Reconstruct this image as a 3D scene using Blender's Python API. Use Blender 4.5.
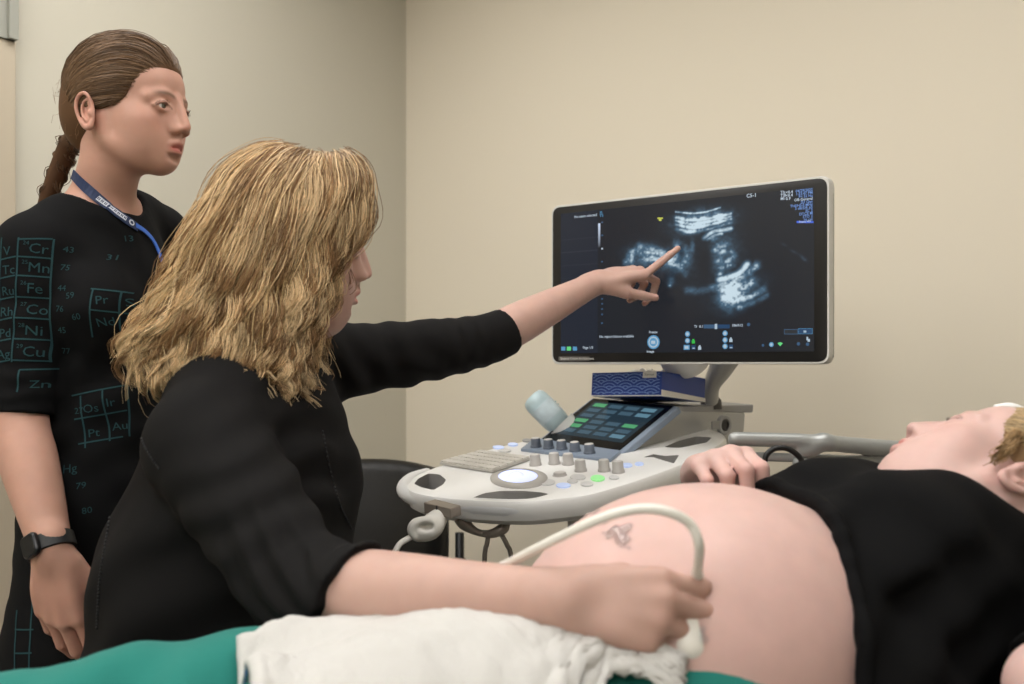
import bpy, math
import numpy as np
from mathutils import Vector, Matrix
from mathutils.bvhtree import BVHTree

for _o in list(bpy.data.objects):
    bpy.data.objects.remove(_o, do_unlink=True)
S = bpy.context.scene
C = S.collection
rng = np.random.default_rng(11)

# ------------------------------------------------------------------ camera
EYE, FPX, HZ = 1.15, 1000.0, 364.0          # eye height, focal length in pixels, horizon row
cd = bpy.data.cameras.new('camera'); cam = bpy.data.objects.new('camera', cd); C.objects.link(cam)
cam.location = (0, 0, EYE); cam.rotation_euler = (math.pi/2, 0, 0)
cd.sensor_width = 36.0; cd.lens = FPX*36.0/1024.0; cd.shift_y = (HZ-342.0)/1024.0
cd.clip_start = 0.05
cd.dof.use_dof = True; cd.dof.focus_distance = 1.62; cd.dof.aperture_fstop = 4.5
S.camera = cam
# ------------------------------------------------------------------ world, colour management
w = bpy.data.worlds.new('world'); S.world = w; w.use_nodes = True
w.node_tree.nodes['Background'].inputs[0].default_value = (0.9, 0.93, 1.0, 1)
w.node_tree.nodes['Background'].inputs[1].default_value = 0.0
vs = S.view_settings
vs.view_transform = 'Standard'; vs.look = 'None'; vs.exposure = 0.0; vs.gamma = 1.0; vs.use_curve_mapping = False
S.cycles.use_denoising = True
S.cycles.max_bounces = 8
LAMP_GAIN = 1.0                               # strength of every ceiling lamp

def A(*v): return np.array(v, float)
def P(px, py, Y): return A((px-512)/FPX*Y, Y, EYE-(py-HZ)/FPX*Y)     # a measured point of the place at distance Y
def nrm(v):
    v = np.asarray(v, float); return v/(np.linalg.norm(v, axis=-1, keepdims=True)+1e-12)

# ------------------------------------------------------------------ materials
def lin(c):
    c = np.asarray(c, float)/255.0
    return tuple(np.where(c <= 0.04045, c/12.92, ((c+0.055)/1.055)**2.4))
def mat(name, col, rough=0.5, metal=0.0, spec=0.5, bump=None, noise=None, sss=0.0, attr=None, emit=None, trans=0.0, ior=1.45, sheen=0.0, coat=0.0, wave=None, alpha=1.0):
    """col sRGB 0-255; bump=(scale,strength,dist); noise=(scale,amount)"""
    m = bpy.data.materials.new(name); m.use_nodes = True
    nt = m.node_tree; N, L = nt.nodes, nt.links; b = N['Principled BSDF']
    c = (*lin(col), 1)
    b.inputs['Base Color'].default_value = c
    b.inputs['Roughness'].default_value = rough; b.inputs['Metallic'].default_value = metal
    b.inputs['Specular IOR Level'].default_value = spec; b.inputs['IOR'].default_value = ior
    b.inputs['Transmission Weight'].default_value = trans; b.inputs['Alpha'].default_value = alpha
    b.inputs['Sheen Weight'].default_value = sheen; b.inputs['Coat Weight'].default_value = coat
    if sss:
        b.inputs['Subsurface Weight'].default_value = sss
        b.inputs['Subsurface Radius'].default_value = (1.0, 0.35, 0.2); b.inputs['Subsurface Scale'].default_value = 0.008
    tc = N.new('ShaderNodeTexCoord')
    src = None
    if attr:
        a = N.new('ShaderNodeAttribute'); a.attribute_name = attr; src = a.outputs['Color']
    if noise:
        nz = N.new('ShaderNodeTexNoise'); nz.inputs['Scale'].default_value = noise[0]; nz.inputs['Detail'].default_value = 4
        L.new(tc.outputs['Object'], nz.inputs['Vector'])
        mr = N.new('ShaderNodeMapRange'); mr.inputs[1].default_value = 0.3; mr.inputs[2].default_value = 0.7
        mr.inputs[3].default_value = 1-noise[1]; mr.inputs[4].default_value = 1+noise[1]
        L.new(nz.outputs['Fac'], mr.inputs[0])
        mx = N.new('ShaderNodeVectorMath'); mx.operation = 'SCALE'
        if src: L.new(src, mx.inputs[0])
        else: mx.inputs[0].default_value = c[:3]
        L.new(mr.outputs[0], mx.inputs['Scale']); src = mx.outputs[0]
    if src: L.new(src, b.inputs['Base Color'])
    if bump:
        nz = N.new('ShaderNodeTexNoise'); nz.inputs['Scale'].default_value = bump[0]; nz.inputs['Detail'].default_value = 3
        L.new(tc.outputs['Object'], nz.inputs['Vector'])
        bp = N.new('ShaderNodeBump'); bp.inputs['Strength'].default_value = bump[1]; bp.inputs['Distance'].default_value = bump[2]
        L.new(nz.outputs['Fac'], bp.inputs['Height']); L.new(bp.outputs[0], b.inputs['Normal'])
    if emit:
        if src and emit[0] is None: L.new(src, b.inputs['Emission Color'])
        else: b.inputs['Emission Color'].default_value = (*lin(emit[0]), 1)
        b.inputs['Emission Strength'].default_value = emit[1]
    return m

# ------------------------------------------------------------------ objects
def mesh_np(name, V, Fs, mats, parent=None, col=None, mi=None, smooth=True):
    """V (n,3); Fs array (m,k) or list of faces; one mesh object"""
    V = np.asarray(V, float)
    me = bpy.data.meshes.new(name)
    if isinstance(Fs, np.ndarray):
        m, k = Fs.shape
        me.vertices.add(len(V)); me.vertices.foreach_set('co', V.astype(np.float32).ravel())
        me.loops.add(m*k); me.loops.foreach_set('vertex_index', Fs.astype(np.int32).ravel())
        me.polygons.add(m); me.polygons.foreach_set('loop_start', np.arange(0, m*k, k, dtype=np.int32))
        try: me.polygons.foreach_set('loop_total', np.full(m, k, dtype=np.int32))
        except Exception: pass
        me.update(calc_edges=True)
    else:
        me.from_pydata([tuple(v) for v in V], [], [tuple(int(i) for i in f) for f in Fs]); me.update()
    for mm in (mats if isinstance(mats, (list, tuple)) else [mats]): me.materials.append(mm)
    if mi is not None: me.polygons.foreach_set('material_index', np.asarray(mi, np.int32))
    if smooth: me.polygons.foreach_set('use_smooth', np.ones(len(me.polygons), bool))
    if col is not None:
        at = me.color_attributes.new('Col', 'FLOAT_COLOR', 'POINT')
        c4 = np.ones((len(V), 4), np.float32); c4[:, :3] = col
        at.data.foreach_set('color', c4.ravel())
    me.validate()
    o = bpy.data.objects.new(name, me); C.objects.link(o)
    if parent is not None: adopt(o, parent)
    return o
def adopt(o, parent):
    o.parent = parent
    o.matrix_parent_inverse = world_of(parent).inverted()
def world_of(o):
    m = Matrix.LocRotScale(o.location, o.rotation_euler, o.scale)
    if o.parent: m = world_of(o.parent) @ o.matrix_parent_inverse @ m
    return m
def tag(o, label, cat, group=None, kind=None):
    o['label'] = label; o['category'] = cat
    if group: o['group'] = group
    if kind: o['kind'] = kind
    return o
def thing(name, label, cat, loc, group=None):
    o = bpy.data.objects.new(name, None); C.objects.link(o); o.location = tuple(loc)
    o.empty_display_size = 0.05
    return tag(o, label, cat, group)
def struct(o, kind='structure'):
    o['kind'] = kind; return o

class MB:
    """collects shapes into ONE mesh"""
    def __init__(s): s.V, s.F, s.M, s.n, s.m = [], [], [], 0, 0
    def add(s, V, Fs):
        V = np.asarray(V, float); s.V.append(V)
        for f in Fs: s.F.append([int(i)+s.n for i in f]); s.M.append(s.m)
        s.n += len(V); return s
    def box(s, c, size, R=None):
        h = np.asarray(size, float)/2
        V = A(*[[x, y, z] for x in (-1, 1) for y in (-1, 1) for z in (-1, 1)])*h
        if R is not None: V = V@np.asarray(R, float).T
        return s.add(V+np.asarray(c, float), [(0,1,3,2),(4,6,7,5),(0,4,5,1),(2,3,7,6),(0,2,6,4),(1,5,7,3)])
    def rbox(s, c, size, r, R=None, seg=4, axis=2):
        """box with rounded vertical edges (axis=2 local) and a small chamfer"""
        hx, hy, hz = np.asarray(size, float)/2
        pl = []
        for cx, cy, a0 in ((hx-r, hy-r, 0), (-hx+r, hy-r, 90), (-hx+r, -hy+r, 180), (hx-r, -hy+r, 270)):
            for i in range(seg+1):
                a = math.radians(a0+90*i/seg); pl.append((cx+r*math.cos(a), cy+r*math.sin(a)))
        ch = min(r*0.35, hz*0.5)
        return s.loft([(np.array(pl)*np.array([(hx-ch)/hx, (hy-ch)/hy]), -hz), (pl, -hz+ch), (pl, hz-ch), (np.array(pl)*np.array([(hx-ch)/hx, (hy-ch)/hy]), hz)], c, R)
    def loft(s, rings, c=(0,0,0), R=None):
        """rings: list of (outline Nx2, z) in local coords, capped"""
        n = len(rings[0][0]); V = []
        for pl, z in rings:
            for x, y in pl: V.append((x, y, z))
        V = np.array(V, float)
        if R is not None: V = V@np.asarray(R, float).T
        Fs = []
        for k in range(len(rings)-1):
            for i in range(n):
                j = (i+1) % n; Fs.append((k*n+i, k*n+j, (k+1)*n+j, (k+1)*n+i))
        Fs.append(list(range(n))[::-1]); Fs.append([(len(rings)-1)*n+i for i in range(n)])
        return s.add(V+np.asarray(c, float), Fs)
    def tube(s, pts, r, n=10, cap=True):
        pts = np.asarray(pts, float); r = np.broadcast_to(np.asarray(r, float), (len(pts),))
        t = nrm(np.gradient(pts, axis=0)); V = []
        ref = A(0,0,1) if abs(t[0,2]) < 0.9 else A(1,0,0)
        u = nrm(np.cross(t[0], ref))
        for i in range(len(pts)):
            u = nrm(u-t[i]*np.dot(u, t[i])); v = np.cross(t[i], u)
            for k in range(n):
                a = 2*math.pi*k/n; V.append(pts[i]+r[i]*(math.cos(a)*u+math.sin(a)*v))
        Fs = []
        for i in range(len(pts)-1):
            for k in range(n):
                j = (k+1) % n; Fs.append((i*n+k, i*n+j, (i+1)*n+j, (i+1)*n+k))
        if cap: Fs.append(list(range(n))[::-1]); Fs.append([(len(pts)-1)*n+k for k in range(n)])
        return s.add(V, Fs)
    def lathe(s, prof, c, R=None, n=24):
        """prof list of (r,z) from bottom to top"""
        a = np.linspace(0, 2*math.pi, n, endpoint=False)
        return s.loft([(np.stack([r*np.cos(a), r*np.sin(a)], 1), z) for r, z in prof], c, R)
    def poly(s, pts): return s.add(pts, [list(range(len(pts)))])
    def prism(s, pts, off):
        """closed 3-D polygon extruded by vector off"""
        pts = np.asarray(pts, float); n = len(pts)
        Fs = [list(range(n))[::-1], [n+i for i in range(n)]]+[(i, (i+1) % n, n+(i+1) % n, n+i) for i in range(n)]
        return s.add(np.concatenate([pts, pts+np.asarray(off, float)]), Fs)
    def build(s, name, mats, parent=None, smooth=False, bevel=0.0, seg=2, auto=None):
        o = mesh_np(name, np.concatenate(s.V), s.F, mats, parent, mi=s.M, smooth=smooth or bool(auto))
        import bmesh
        bm = bmesh.new(); bm.from_mesh(o.data); bmesh.ops.recalc_face_normals(bm, faces=bm.faces); bm.to_mesh(o.data); bm.free()
        if bevel:
            b = o.modifiers.new('bevel', 'BEVEL'); b.width = bevel; b.segments = seg; b.limit_method = 'ANGLE'; b.angle_limit = math.radians(35)
            o.data.polygons.foreach_set('use_smooth', np.ones(len(o.data.polygons), bool))
            b.harden_normals = True
        elif auto:
            try: o.data.set_sharp_from_angle(angle=math.radians(auto))
            except Exception: pass
        return o
def rounded(poly, r, seg=5):
    """round the corners of a 2-D polygon; r scalar or list"""
    poly = np.asarray(poly, float); n = len(poly); out = []
    rr = np.broadcast_to(np.asarray(r, float), (n,))
    for i in range(n):
        p0, p, p1 = poly[i-1], poly[i], poly[(i+1) % n]
        a, b = nrm(p0-p), nrm(p1-p)
        d = min(rr[i], 0.49*np.linalg.norm(p0-p), 0.49*np.linalg.norm(p1-p))
        s, e = p+a*d, p+b*d
        for k in range(seg+1):
            t = k/seg; out.append((1-t)**2*s+2*t*(1-t)*p+t*t*e)
    return np.array(out)
def spline(pts, n):
    """Catmull-Rom through pts (k,d), n samples"""
    p = np.asarray(pts, float); k = len(p)
    if p.ndim == 1: p = p[:, None]
    if k == 2: return p[0]+(p[1]-p[0])*np.linspace(0, 1, n)[:, None]
    q = np.vstack([2*p[0]-p[1], p, 2*p[-1]-p[-2]])
    t = np.linspace(0, k-1-1e-9, n); i = t.astype(int); f = (t-i)[:, None]
    a, b, c, d = q[i], q[i+1], q[i+2], q[i+3]
    return 0.5*((2*b)+(-a+c)*f+(2*a-5*b+4*c-d)*f*f+(-a+3*b-3*c+d)*f**3)
def text_mesh(body, size, align='LEFT', bold=0.0):
    cu = bpy.data.curves.new('t', 'FONT'); cu.body = body; cu.size = size; cu.offset = bold; cu.align_x = align; cu.resolution_u = 2
    o = bpy.data.objects.new('t', cu); C.objects.link(o)
    bpy.context.view_layer.update()
    me = bpy.data.meshes.new_from_object(o)
    V = np.array([v.co[:] for v in me.vertices]).reshape(-1, 3); Fs = [list(p.vertices) for p in me.polygons]
    bpy.data.objects.remove(o); bpy.data.meshes.remove(me); bpy.data.curves.remove(cu)
    return V, Fs

# ------------------------------------------------------------------ smooth solid modelling: blended volumes -> one closed skin
class Field:
    def __init__(s): s.ops = []
    def _op(s, kind, fn, lo, hi, k): s.ops.append((kind, fn, np.asarray(lo, float)-k-0.004, np.asarray(hi, float)+k+0.004, k)); return s
    def ell(s, c, r, R=None, k=0.01, sub=False):
        c = np.asarray(c, float); r = np.broadcast_to(np.asarray(r, float), (3,)).copy(); R = np.eye(3) if R is None else np.asarray(R, float)
        def fn(p):
            q = (p-c)@R
            k0 = np.sqrt(((q/r)**2).sum(-1)); k1 = np.sqrt(((q/(r*r))**2).sum(-1))+1e-9
            return k0*(k0-1)/k1
        e = np.sqrt(((R*r)**2).sum(1))
        return s._op('s' if sub else 'u', fn, c-e, c+e, k)
    def chain(s, pts, rad, k=0.01, sub=False, n=None, flat=None):
        """tapered limb through pts; flat=(dir, ratio) squashes the section along dir"""
        pts = np.asarray(pts, float); rad = np.broadcast_to(np.asarray(rad, float), (len(pts),))
        if n is None: n = len(pts) if len(pts) == 2 else (len(pts)-1)*5+1
        q = spline(np.hstack([pts, rad[:, None]]), n)
        a, ra = q[:, :3], q[:, 3]
        if flat is not None:
            d = nrm(flat[0]); Sx = np.eye(3)+np.outer(d, d)*(1/flat[1]-1)
        def fn(p):
            best = None
            pp = p if flat is None else p@Sx
            aa = a if flat is None else a@Sx
            for i in range(n-1):
                ba = aa[i+1]-aa[i]; L = ba@ba+1e-12
                pa = pp-aa[i]
                t = np.clip((pa@ba)/L, 0, 1)
                dd = np.sqrt(((pa-t[..., None]*ba)**2).sum(-1))-(ra[i]+(ra[i+1]-ra[i])*t)
                best = dd if best is None else np.minimum(best, dd)
            return best if flat is None else best*min(1.0, flat[1])
        R0 = ra.max()*(1 if flat is None else max(1, flat[1]))
        return s._op('s' if sub else 'u', fn, a.min(0)-R0, a.max(0)+R0, k)
    def cut(s, pt, n, c, r, k=0.0):
        """remove what lies beyond the plane (pt,n) within r of c"""
        pt, n, c = np.asarray(pt, float), nrm(n), np.asarray(c, float)
        def fn(p): return np.maximum(-((p-pt)@n), np.sqrt(((p-c)**2).sum(-1))-r)
        return s._op('s', fn, c-r, c+r, k)
    def field(s, o, k=0.01):
        """another finished volume blended in as one piece"""
        us = [q for q in o.ops if q[0] == 'u']
        def fn(p):
            f = np.full(p.shape[:3], 0.25, np.float32)
            for kind, g, ol, oh, kk in o.ops:
                d = g(p)
                if kind == 'd': f = f+d
                elif kind == 'u': e = np.maximum(kk-np.abs(f-d), 0)/kk if kk > 0 else 0; f = np.minimum(f, d)-e*e*kk*0.25
                else: e = np.maximum(kk-np.abs(f+d), 0)/kk if kk > 0 else 0; f = np.maximum(f, -d)+e*e*kk*0.25
            return f
        return s._op('u', fn, np.min([q[2] for q in us], 0), np.max([q[3] for q in us], 0), k)
    def disp(s, fn, lo, hi): return s._op('d', fn, lo, hi, 0.0)
    def build(s, h, B=28):
        lo = np.min([o[2] for o in s.ops if o[0] == 'u'], 0); hi = np.max([o[3] for o in s.ops if o[0] == 'u'], 0)
        nb = np.ceil((hi-lo)/(h*B)).astype(int)
        keys, pos, faces = [], [], []
        BIG = 1 << 20
        def key(i, j, k): return (i.astype(np.int64)*BIG+j)*BIG+k
        for bx in range(nb[0]):
            for by in range(nb[1]):
                for bz in range(nb[2]):
                    i0 = np.array([bx, by, bz])*B
                    bl = lo+(i0-1)*h; bh = lo+(i0+B+1)*h
                    act = [o for o in s.ops if np.all(o[2] <= bh) and np.all(o[3] >= bl)]
                    if not any(o[0] == 'u' for o in act): continue
                    ax = [bl[d]+h*np.arange(B+3) for d in range(3)]
                    p = np.stack(np.meshgrid(*ax, indexing='ij'), -1).astype(np.float32)
                    f = np.full(p.shape[:3], 0.25, np.float32)
                    for kind, fn, ol, oh, k in act:
                        if kind == 'd': f = f+fn(p); continue
                        w0 = [max(0, int((ol[d]-bl[d])/h)) for d in range(3)]; w1 = [min(B+3, int((oh[d]-bl[d])/h)+2) for d in range(3)]
                        if any(w1[d] <= w0[d] for d in range(3)): continue
                        sl = tuple(slice(w0[d], w1[d]) for d in range(3))
                        g = f[sl]; d = fn(p[sl]).astype(np.float32)
                        if kind == 'u':
                            e = np.maximum(k-np.abs(g-d), 0)/k if k > 0 else 0
                            f[sl] = np.minimum(g, d)-e*e*k*0.25
                        else:
                            e = np.maximum(k-np.abs(g+d), 0)/k if k > 0 else 0
                            f[sl] = np.maximum(g, -d)+e*e*k*0.25
                    ins = f < 0
                    if not ins.any() or ins.all(): continue
                    n = B+2
                    cnt = np.zeros((n, n, n), np.int8)
                    for a in (0, 1):
                        for b in (0, 1):
                            for c in (0, 1): cnt += ins[a:a+n, b:b+n, c:c+n]
                    cells = np.argwhere((cnt > 0) & (cnt < 8))
                    if len(cells) == 0: continue
                    sm = np.zeros((len(cells), 3)); ct = np.zeros(len(cells))
                    for d in range(3):
                        e1, e2 = [x for x in range(3) if x != d]
                        for u in (0, 1):
                            for v in (0, 1):
                                o1 = np.zeros(3, int); o1[e1] = u; o1[e2] = v; o2 = o1.copy(); o2[d] = 1
                                c1, c2 = cells+o1, cells+o2
                                f1 = f[c1[:,0], c1[:,1], c1[:,2]]; f2 = f[c2[:,0], c2[:,1], c2[:,2]]
                                x = (f1 < 0) != (f2 < 0)
                                t = np.where(x, f1/(np.where(x, f1-f2, 1)), 0)
                                pt = o1+np.zeros((len(cells), 3)); pt[:, d] = t
                                sm[x] += pt[x]; ct[x] += 1
                    vp = bl+h*(cells+sm/ct[:, None])
                    g = cells+(i0-1)+1
                    keys.append(key(g[:,0], g[:,1], g[:,2])); pos.append(vp)
                    for d in range(3):
                        e1, e2 = [(1, 2), (2, 0), (0, 1)][d]
                        r0 = slice(1, B+1)
                        a_ = ins[r0, r0, r0]
                        sh = [r0]*3; sh[d] = slice(2, B+2); b_ = ins[tuple(sh)]
                        e = np.argwhere(a_ != b_)+1
                        if len(e) == 0: continue
                        fl = ins[e[:,0], e[:,1], e[:,2]]
                        q = []
                        for s1, s2 in ((0, 0), (1, 0), (1, 1), (0, 1)):
                            cc = e.copy(); cc[:, e1] -= s1; cc[:, e2] -= s2; cc = cc+(i0-1)+1
                            q.append(key(cc[:,0], cc[:,1], cc[:,2]))
                        q = np.stack(q, 1); q[fl] = q[fl][:, ::1]; q[~fl] = q[~fl][:, ::-1]
                        faces.append(q)
        K = np.concatenate(keys); V = np.concatenate(pos); Q = np.concatenate(faces)
        uk, ui = np.unique(K, return_index=True)
        V = V[ui]; Fi = np.searchsorted(uk, Q)
        ok = (Fi < len(uk)).all(1); Fi = Fi[ok]; ok = (uk[Fi] == Q[ok]).all(1); Fi = Fi[ok]
        return V, Fi
def smooth_np(V, Fq, it=2, lam=0.5):
    """a few rounds of averaging with the neighbours"""
    n = len(V); e = np.concatenate([Fq[:, [0, 1]], Fq[:, [1, 2]], Fq[:, [2, 3]], Fq[:, [3, 0]]])
    e = np.concatenate([e, e[:, ::-1]])
    deg = np.bincount(e[:, 0], minlength=n)[:, None]
    for _ in range(it):
        a = np.stack([np.bincount(e[:, 0], weights=V[e[:, 1], d], minlength=n) for d in range(3)], 1)/np.maximum(deg, 1)
        V = V+lam*(a-V)
    return V
def bvh_of(V, Fq): return BVHTree.FromPolygons([tuple(v) for v in V], [tuple(int(i) for i in f) for f in Fq])
def normals_np(V, Fq):
    fn = np.cross(V[Fq[:,2]]-V[Fq[:,0]], V[Fq[:,3]]-V[Fq[:,1]]); N = np.zeros_like(V)
    for k in range(4): np.add.at(N, Fq[:, k], fn)
    return nrm(N)

# ------------------------------------------------------------------ hair: many tapered strands in ONE mesh
def strands(name, paths, rad, cols, material, parent):
    """paths (n,m,3), rad (m,) profile, cols (n,3) or (n,m,3)"""
    paths = np.asarray(paths, float); n, m, _ = paths.shape
    t = nrm(np.gradient(paths, axis=1))
    ref = nrm(rng.normal(size=(n, 1, 3)))
    u = nrm(np.cross(t, np.broadcast_to(ref, t.shape))); v = np.cross(t, u)
    V = np.empty((n, m, 3, 3))
    for k in range(3):
        a = 2*math.pi*k/3; V[:, :, k] = paths+(np.asarray(rad)[None, :, None])*(math.cos(a)*u+math.sin(a)*v)
    idx = np.arange(n*m*3).reshape(n, m, 3)
    a = idx[:, :-1]; b = idx[:, 1:]
    Fq = np.stack([a, np.roll(a, -1, 2), np.roll(b, -1, 2), b], -1).reshape(-1, 4)
    cols = np.asarray(cols, float)
    if cols.ndim == 2: cols = np.broadcast_to(cols[:, None], (n, m, 3))
    cv = np.repeat(cols[:, :, None], 3, 2).reshape(-1, 3)
    return mesh_np(name, V.reshape(-1, 3), Fq, material, parent, col=cv)
# ================================================================== THE ROOM
CORN = A(-0.339, 3.2, 0); UR = A(0.788, -0.616, 0); UL = A(-0.616, -0.788, 0)   # corner, along the right wall, along the left wall
LR, LL, HC = 4.3, 4.6, 2.5
def RM(u, v, z=0.0): return CORN+UR*u+UL*v+A(0, 0, z)
RROT = np.stack([UR, UL, A(0, 0, 1)], 1)
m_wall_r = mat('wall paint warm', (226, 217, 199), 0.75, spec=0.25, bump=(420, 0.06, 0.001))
m_wall_l = mat('wall tone greyer', (196, 191, 176), 0.75, spec=0.25, bump=(420, 0.06, 0.001))  # darker and greyer than the right wall
m_floor = mat('vinyl floor', (165, 161, 154), 0.45, noise=(9, 0.08))
m_ceil = mat('ceiling', (226, 224, 217), 0.85)
m_casing = mat('door casing', (182, 170, 150), 0.6)
m_transom = mat('transom grey', (150, 150, 140), 0.5)
def slab(name, u0, u1, v0, v1, z0, z1, m):
    b = MB(); b.box(RM((u0+u1)/2, (v0+v1)/2, (z0+z1)/2), (u1-u0, v1-v0, z1-z0), RROT)
    return struct(b.build(name, m))
slab('floor', -0.1, LR+0.1, -0.1, LL+0.1, -0.1, 0, m_floor)
slab('ceiling', -0.1, LR+0.1, -0.1, LL+0.1, HC, HC+0.1, m_ceil)
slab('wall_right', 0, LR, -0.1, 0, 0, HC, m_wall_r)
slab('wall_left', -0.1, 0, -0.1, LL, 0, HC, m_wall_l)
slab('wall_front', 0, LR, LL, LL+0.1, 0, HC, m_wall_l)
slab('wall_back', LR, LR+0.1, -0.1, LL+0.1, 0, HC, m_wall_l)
b = MB()                                          # the door casing at the left edge of the picture
b.box(RM(0.011, 1.30, 0.93), (0.022, 0.10, 1.86), RROT)
d1 = struct(b.build('door_1', m_casing, bevel=0.003))
b = MB(); b.box(RM(0.006, 1.80, 0.92), (0.012, 0.90, 1.84), RROT); struct(b.build('door_panel', mat('door leaf', (188, 176, 154), 0.5), d1))
b = MB(); b.box(RM(0.014, 1.752, 2.18), (0.028, 1.0, 0.64), RROT); b.box(RM(0.02, 1.262, 2.18), (0.036, 0.02, 0.64), RROT); struct(b.build('transom', m_transom, d1))

# ceiling lamps: recessed troffers, a frame and a glowing diffuser
m_diff = mat('lamp diffuser', (255, 250, 240), 0.6, emit=((255, 253, 251), 7.7*LAMP_GAIN))
m_lframe = mat('lamp frame', (232, 232, 230), 0.5)
def troffer(u, v, lab):
    c = RM(u, v, HC); t = thing('ceiling_light', lab, 'ceiling light', c, 'ceiling light panels')
    L, W = 1.2, 0.6
    b = MB()
    for s in (-1, 1):
        b.box(c+UR*0+UL*s*(L/2-0.015)-A(0, 0, 0.012), (W, 0.03, 0.024), RROT)
        b.box(c+UR*s*(W/2-0.015)-A(0, 0, 0.012), (0.03, L-0.06, 0.024), RROT)
    b.build('frame', m_lframe, t)
    b = MB(); b.box(c-A(0, 0, 0.008), (W-0.06, L-0.06, 0.014), RROT); b.build('diffuser', m_diff, t)
for u_, v_, l_ in ((0.7, 1.3, 'white ceiling light panel nearest the corner behind the seated person'), (1.9, 1.3, 'white ceiling light panel above the ultrasound console'), (0.7, 2.6, 'white ceiling light panel above the door'),
                   (2.1, 2.9, 'white ceiling light panel in the centre of the room'), (0.7, 3.9, 'white ceiling light panel in the rear corner on the door side'), (2.3, 4.1, 'white ceiling light panel in the middle of the rear row'), (3.6, 4.1, 'white ceiling light panel in the rear corner away from the door')):
    troffer(u_, v_, l_)

# ================================================================== CHAIR in the corner
m_leather = mat('black leatherette', (16, 15, 15), 0.4, spec=0.5, bump=(160, 0.12, 0.002))
m_blackmetal = mat('black metal', (18, 18, 19), 0.4, 0.3)
ch = thing('visitor_chair', 'black padded chair with rounded backrest in the corner behind the seated person', 'chair', (-0.36, 2.42, 0))
cy, sy = math.cos(math.radians(-12)), math.sin(math.radians(-12))
CR = A([cy, -sy, 0], [sy, cy, 0], [0, 0, 1])
def cw(x, y, z): return A(-0.36, 2.42, 0)+CR@A(x, y, z)
f = Field()
for x in np.linspace(-0.17, 0.17, 9):
    zt = 0.885-0.9*abs(x)**2.2
    f.chain([cw(x, 0.02+0.35*x*x-0.0*x, 0.55), cw(x, 0.05-0.6*x*x, 0.72), cw(x, 0.075-0.9*x*x, zt)], [0.03, 0.035, 0.028], k=0.03)
V, Q = f.build(0.008); mesh_np('backrest', V, Q, m_leather, ch)
b = MB(); b.tube([cw(s, 0.085-0.9*s*s, 0.90-0.9*abs(s)**2.2) for s in np.linspace(-0.19, 0.19, 15)], 0.013, 8)
b.build('back_trim', m_leather, ch, smooth=True)
f = Field()
for x in np.linspace(-0.17, 0.17, 7): f.chain([cw(x, -0.36, 0.45), cw(x, -0.05, 0.44)], [0.04, 0.035], k=0.04)
V, Q = f.build(0.01); mesh_np('seat', V, Q, m_leather, ch)
for sx in (-1, 1):
    for yy, top in ((-0.34, 0.66), (0.06, 0.74)):
        b = MB(); b.tube([cw(sx*0.225, yy, 0.0), cw(sx*0.225, yy, top)], 0.011, 8); b.build('leg', m_blackmetal, ch, smooth=True)
    b = MB(); b.tube([cw(sx*0.225, -0.36, 0.665), cw(sx*0.225, -0.1, 0.675), cw(sx*0.225, 0.07, 0.665)], [0.018, 0.02, 0.016], 10); b.build('armrest', m_leather, ch, smooth=True)
    b = MB(); b.tube([cw(sx*0.225, -0.34, 0.43), cw(sx*0.225, 0.06, 0.43)], 0.01, 8); b.build('seat_rail', m_blackmetal, ch, smooth=True)
# ================================================================== ULTRASOUND CONSOLE
m_white = mat('console white plastic', (230, 229, 226), 0.38, spec=0.5, bump=(900, 0.03, 0.0005))
m_silver = mat('console silver bumper', (226, 227, 228), 0.32, 0.2)
m_grey = mat('console grey plastic', (150, 150, 150), 0.42)
m_midgrey = mat('console recess grey', (140, 138, 136), 0.5)
m_slate = mat('slate blue plastic', (128, 141, 158), 0.4)
m_dark = mat('console dark plastic', (62, 60, 60), 0.5)
m_taupe = mat('taupe clip metal', (150, 140, 130), 0.4, 0.4)
m_black = mat('gloss black bezel', (14, 14, 16), 0.22, spec=0.4)
m_silverbody = mat('silver body paint', (176, 176, 174), 0.38, 0.25)
PL0 = P(401, 489, 1.8); PA = A(0.82, -0.57, 0); PB = A(0.57, 0.82, 0); PT = 0.14
PN = nrm(A(-PB[0]*PT, -PB[1]*PT, 1.0))
def onplane(px, py, p0, n, h=0.0):
    d = A((px-512)/FPX, 1, -(py-HZ)/FPX); o = A(0, 0, EYE)
    t = ((p0+n*h-o)@n)/(d@n); return o+d*t
def pp(px, py, h=0.0): return onplane(px, py, PL0, PN, 0)+PN*h
def z5(x, y, h=0.0): return pp(390+x/2.7676, 370+y/2.7676, h)
def z6(x, y, h=0.0): return pp(400+x/6.4, 430+y/6.4, h)
def z7(x, y, h=0.0): return pp(620+x/7.314, 420+y/7.314, h)
PE = nrm(PA); PF = np.cross(PN, PE)                # in-plane axes
def to2(pts): return np.array([[(p-PL0)@PE, (p-PL0)@PF] for p in pts])
def from2(q, h=0.0): return PL0+np.outer(q[:, 0], PE)+np.outer(q[:, 1], PF)+PN*h
PR = np.stack([PE, PF, PN], 1)
con = thing('ultrasound_console', 'white and silver ultrasound machine console with tilted control panel beside the patient', 'ultrasound machine', (0.22, 1.95, 0))
def bake(o):
    dg = bpy.context.evaluated_depsgraph_get()
    me = bpy.data.meshes.new_from_object(o.evaluated_get(dg)); o.modifiers.clear(); o.data = me; return o
def bool_cut(o, mb, mt):
    c = mb.build('cutter', mt)
    md = o.modifiers.new('b', 'BOOLEAN'); md.operation = 'DIFFERENCE'; md.solver = 'EXACT'; md.object = c
    try: md.material_mode = 'TRANSFER'
    except Exception: pass
    bpy.context.view_layer.update(); bake(o); bpy.data.objects.remove(c); return o
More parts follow.
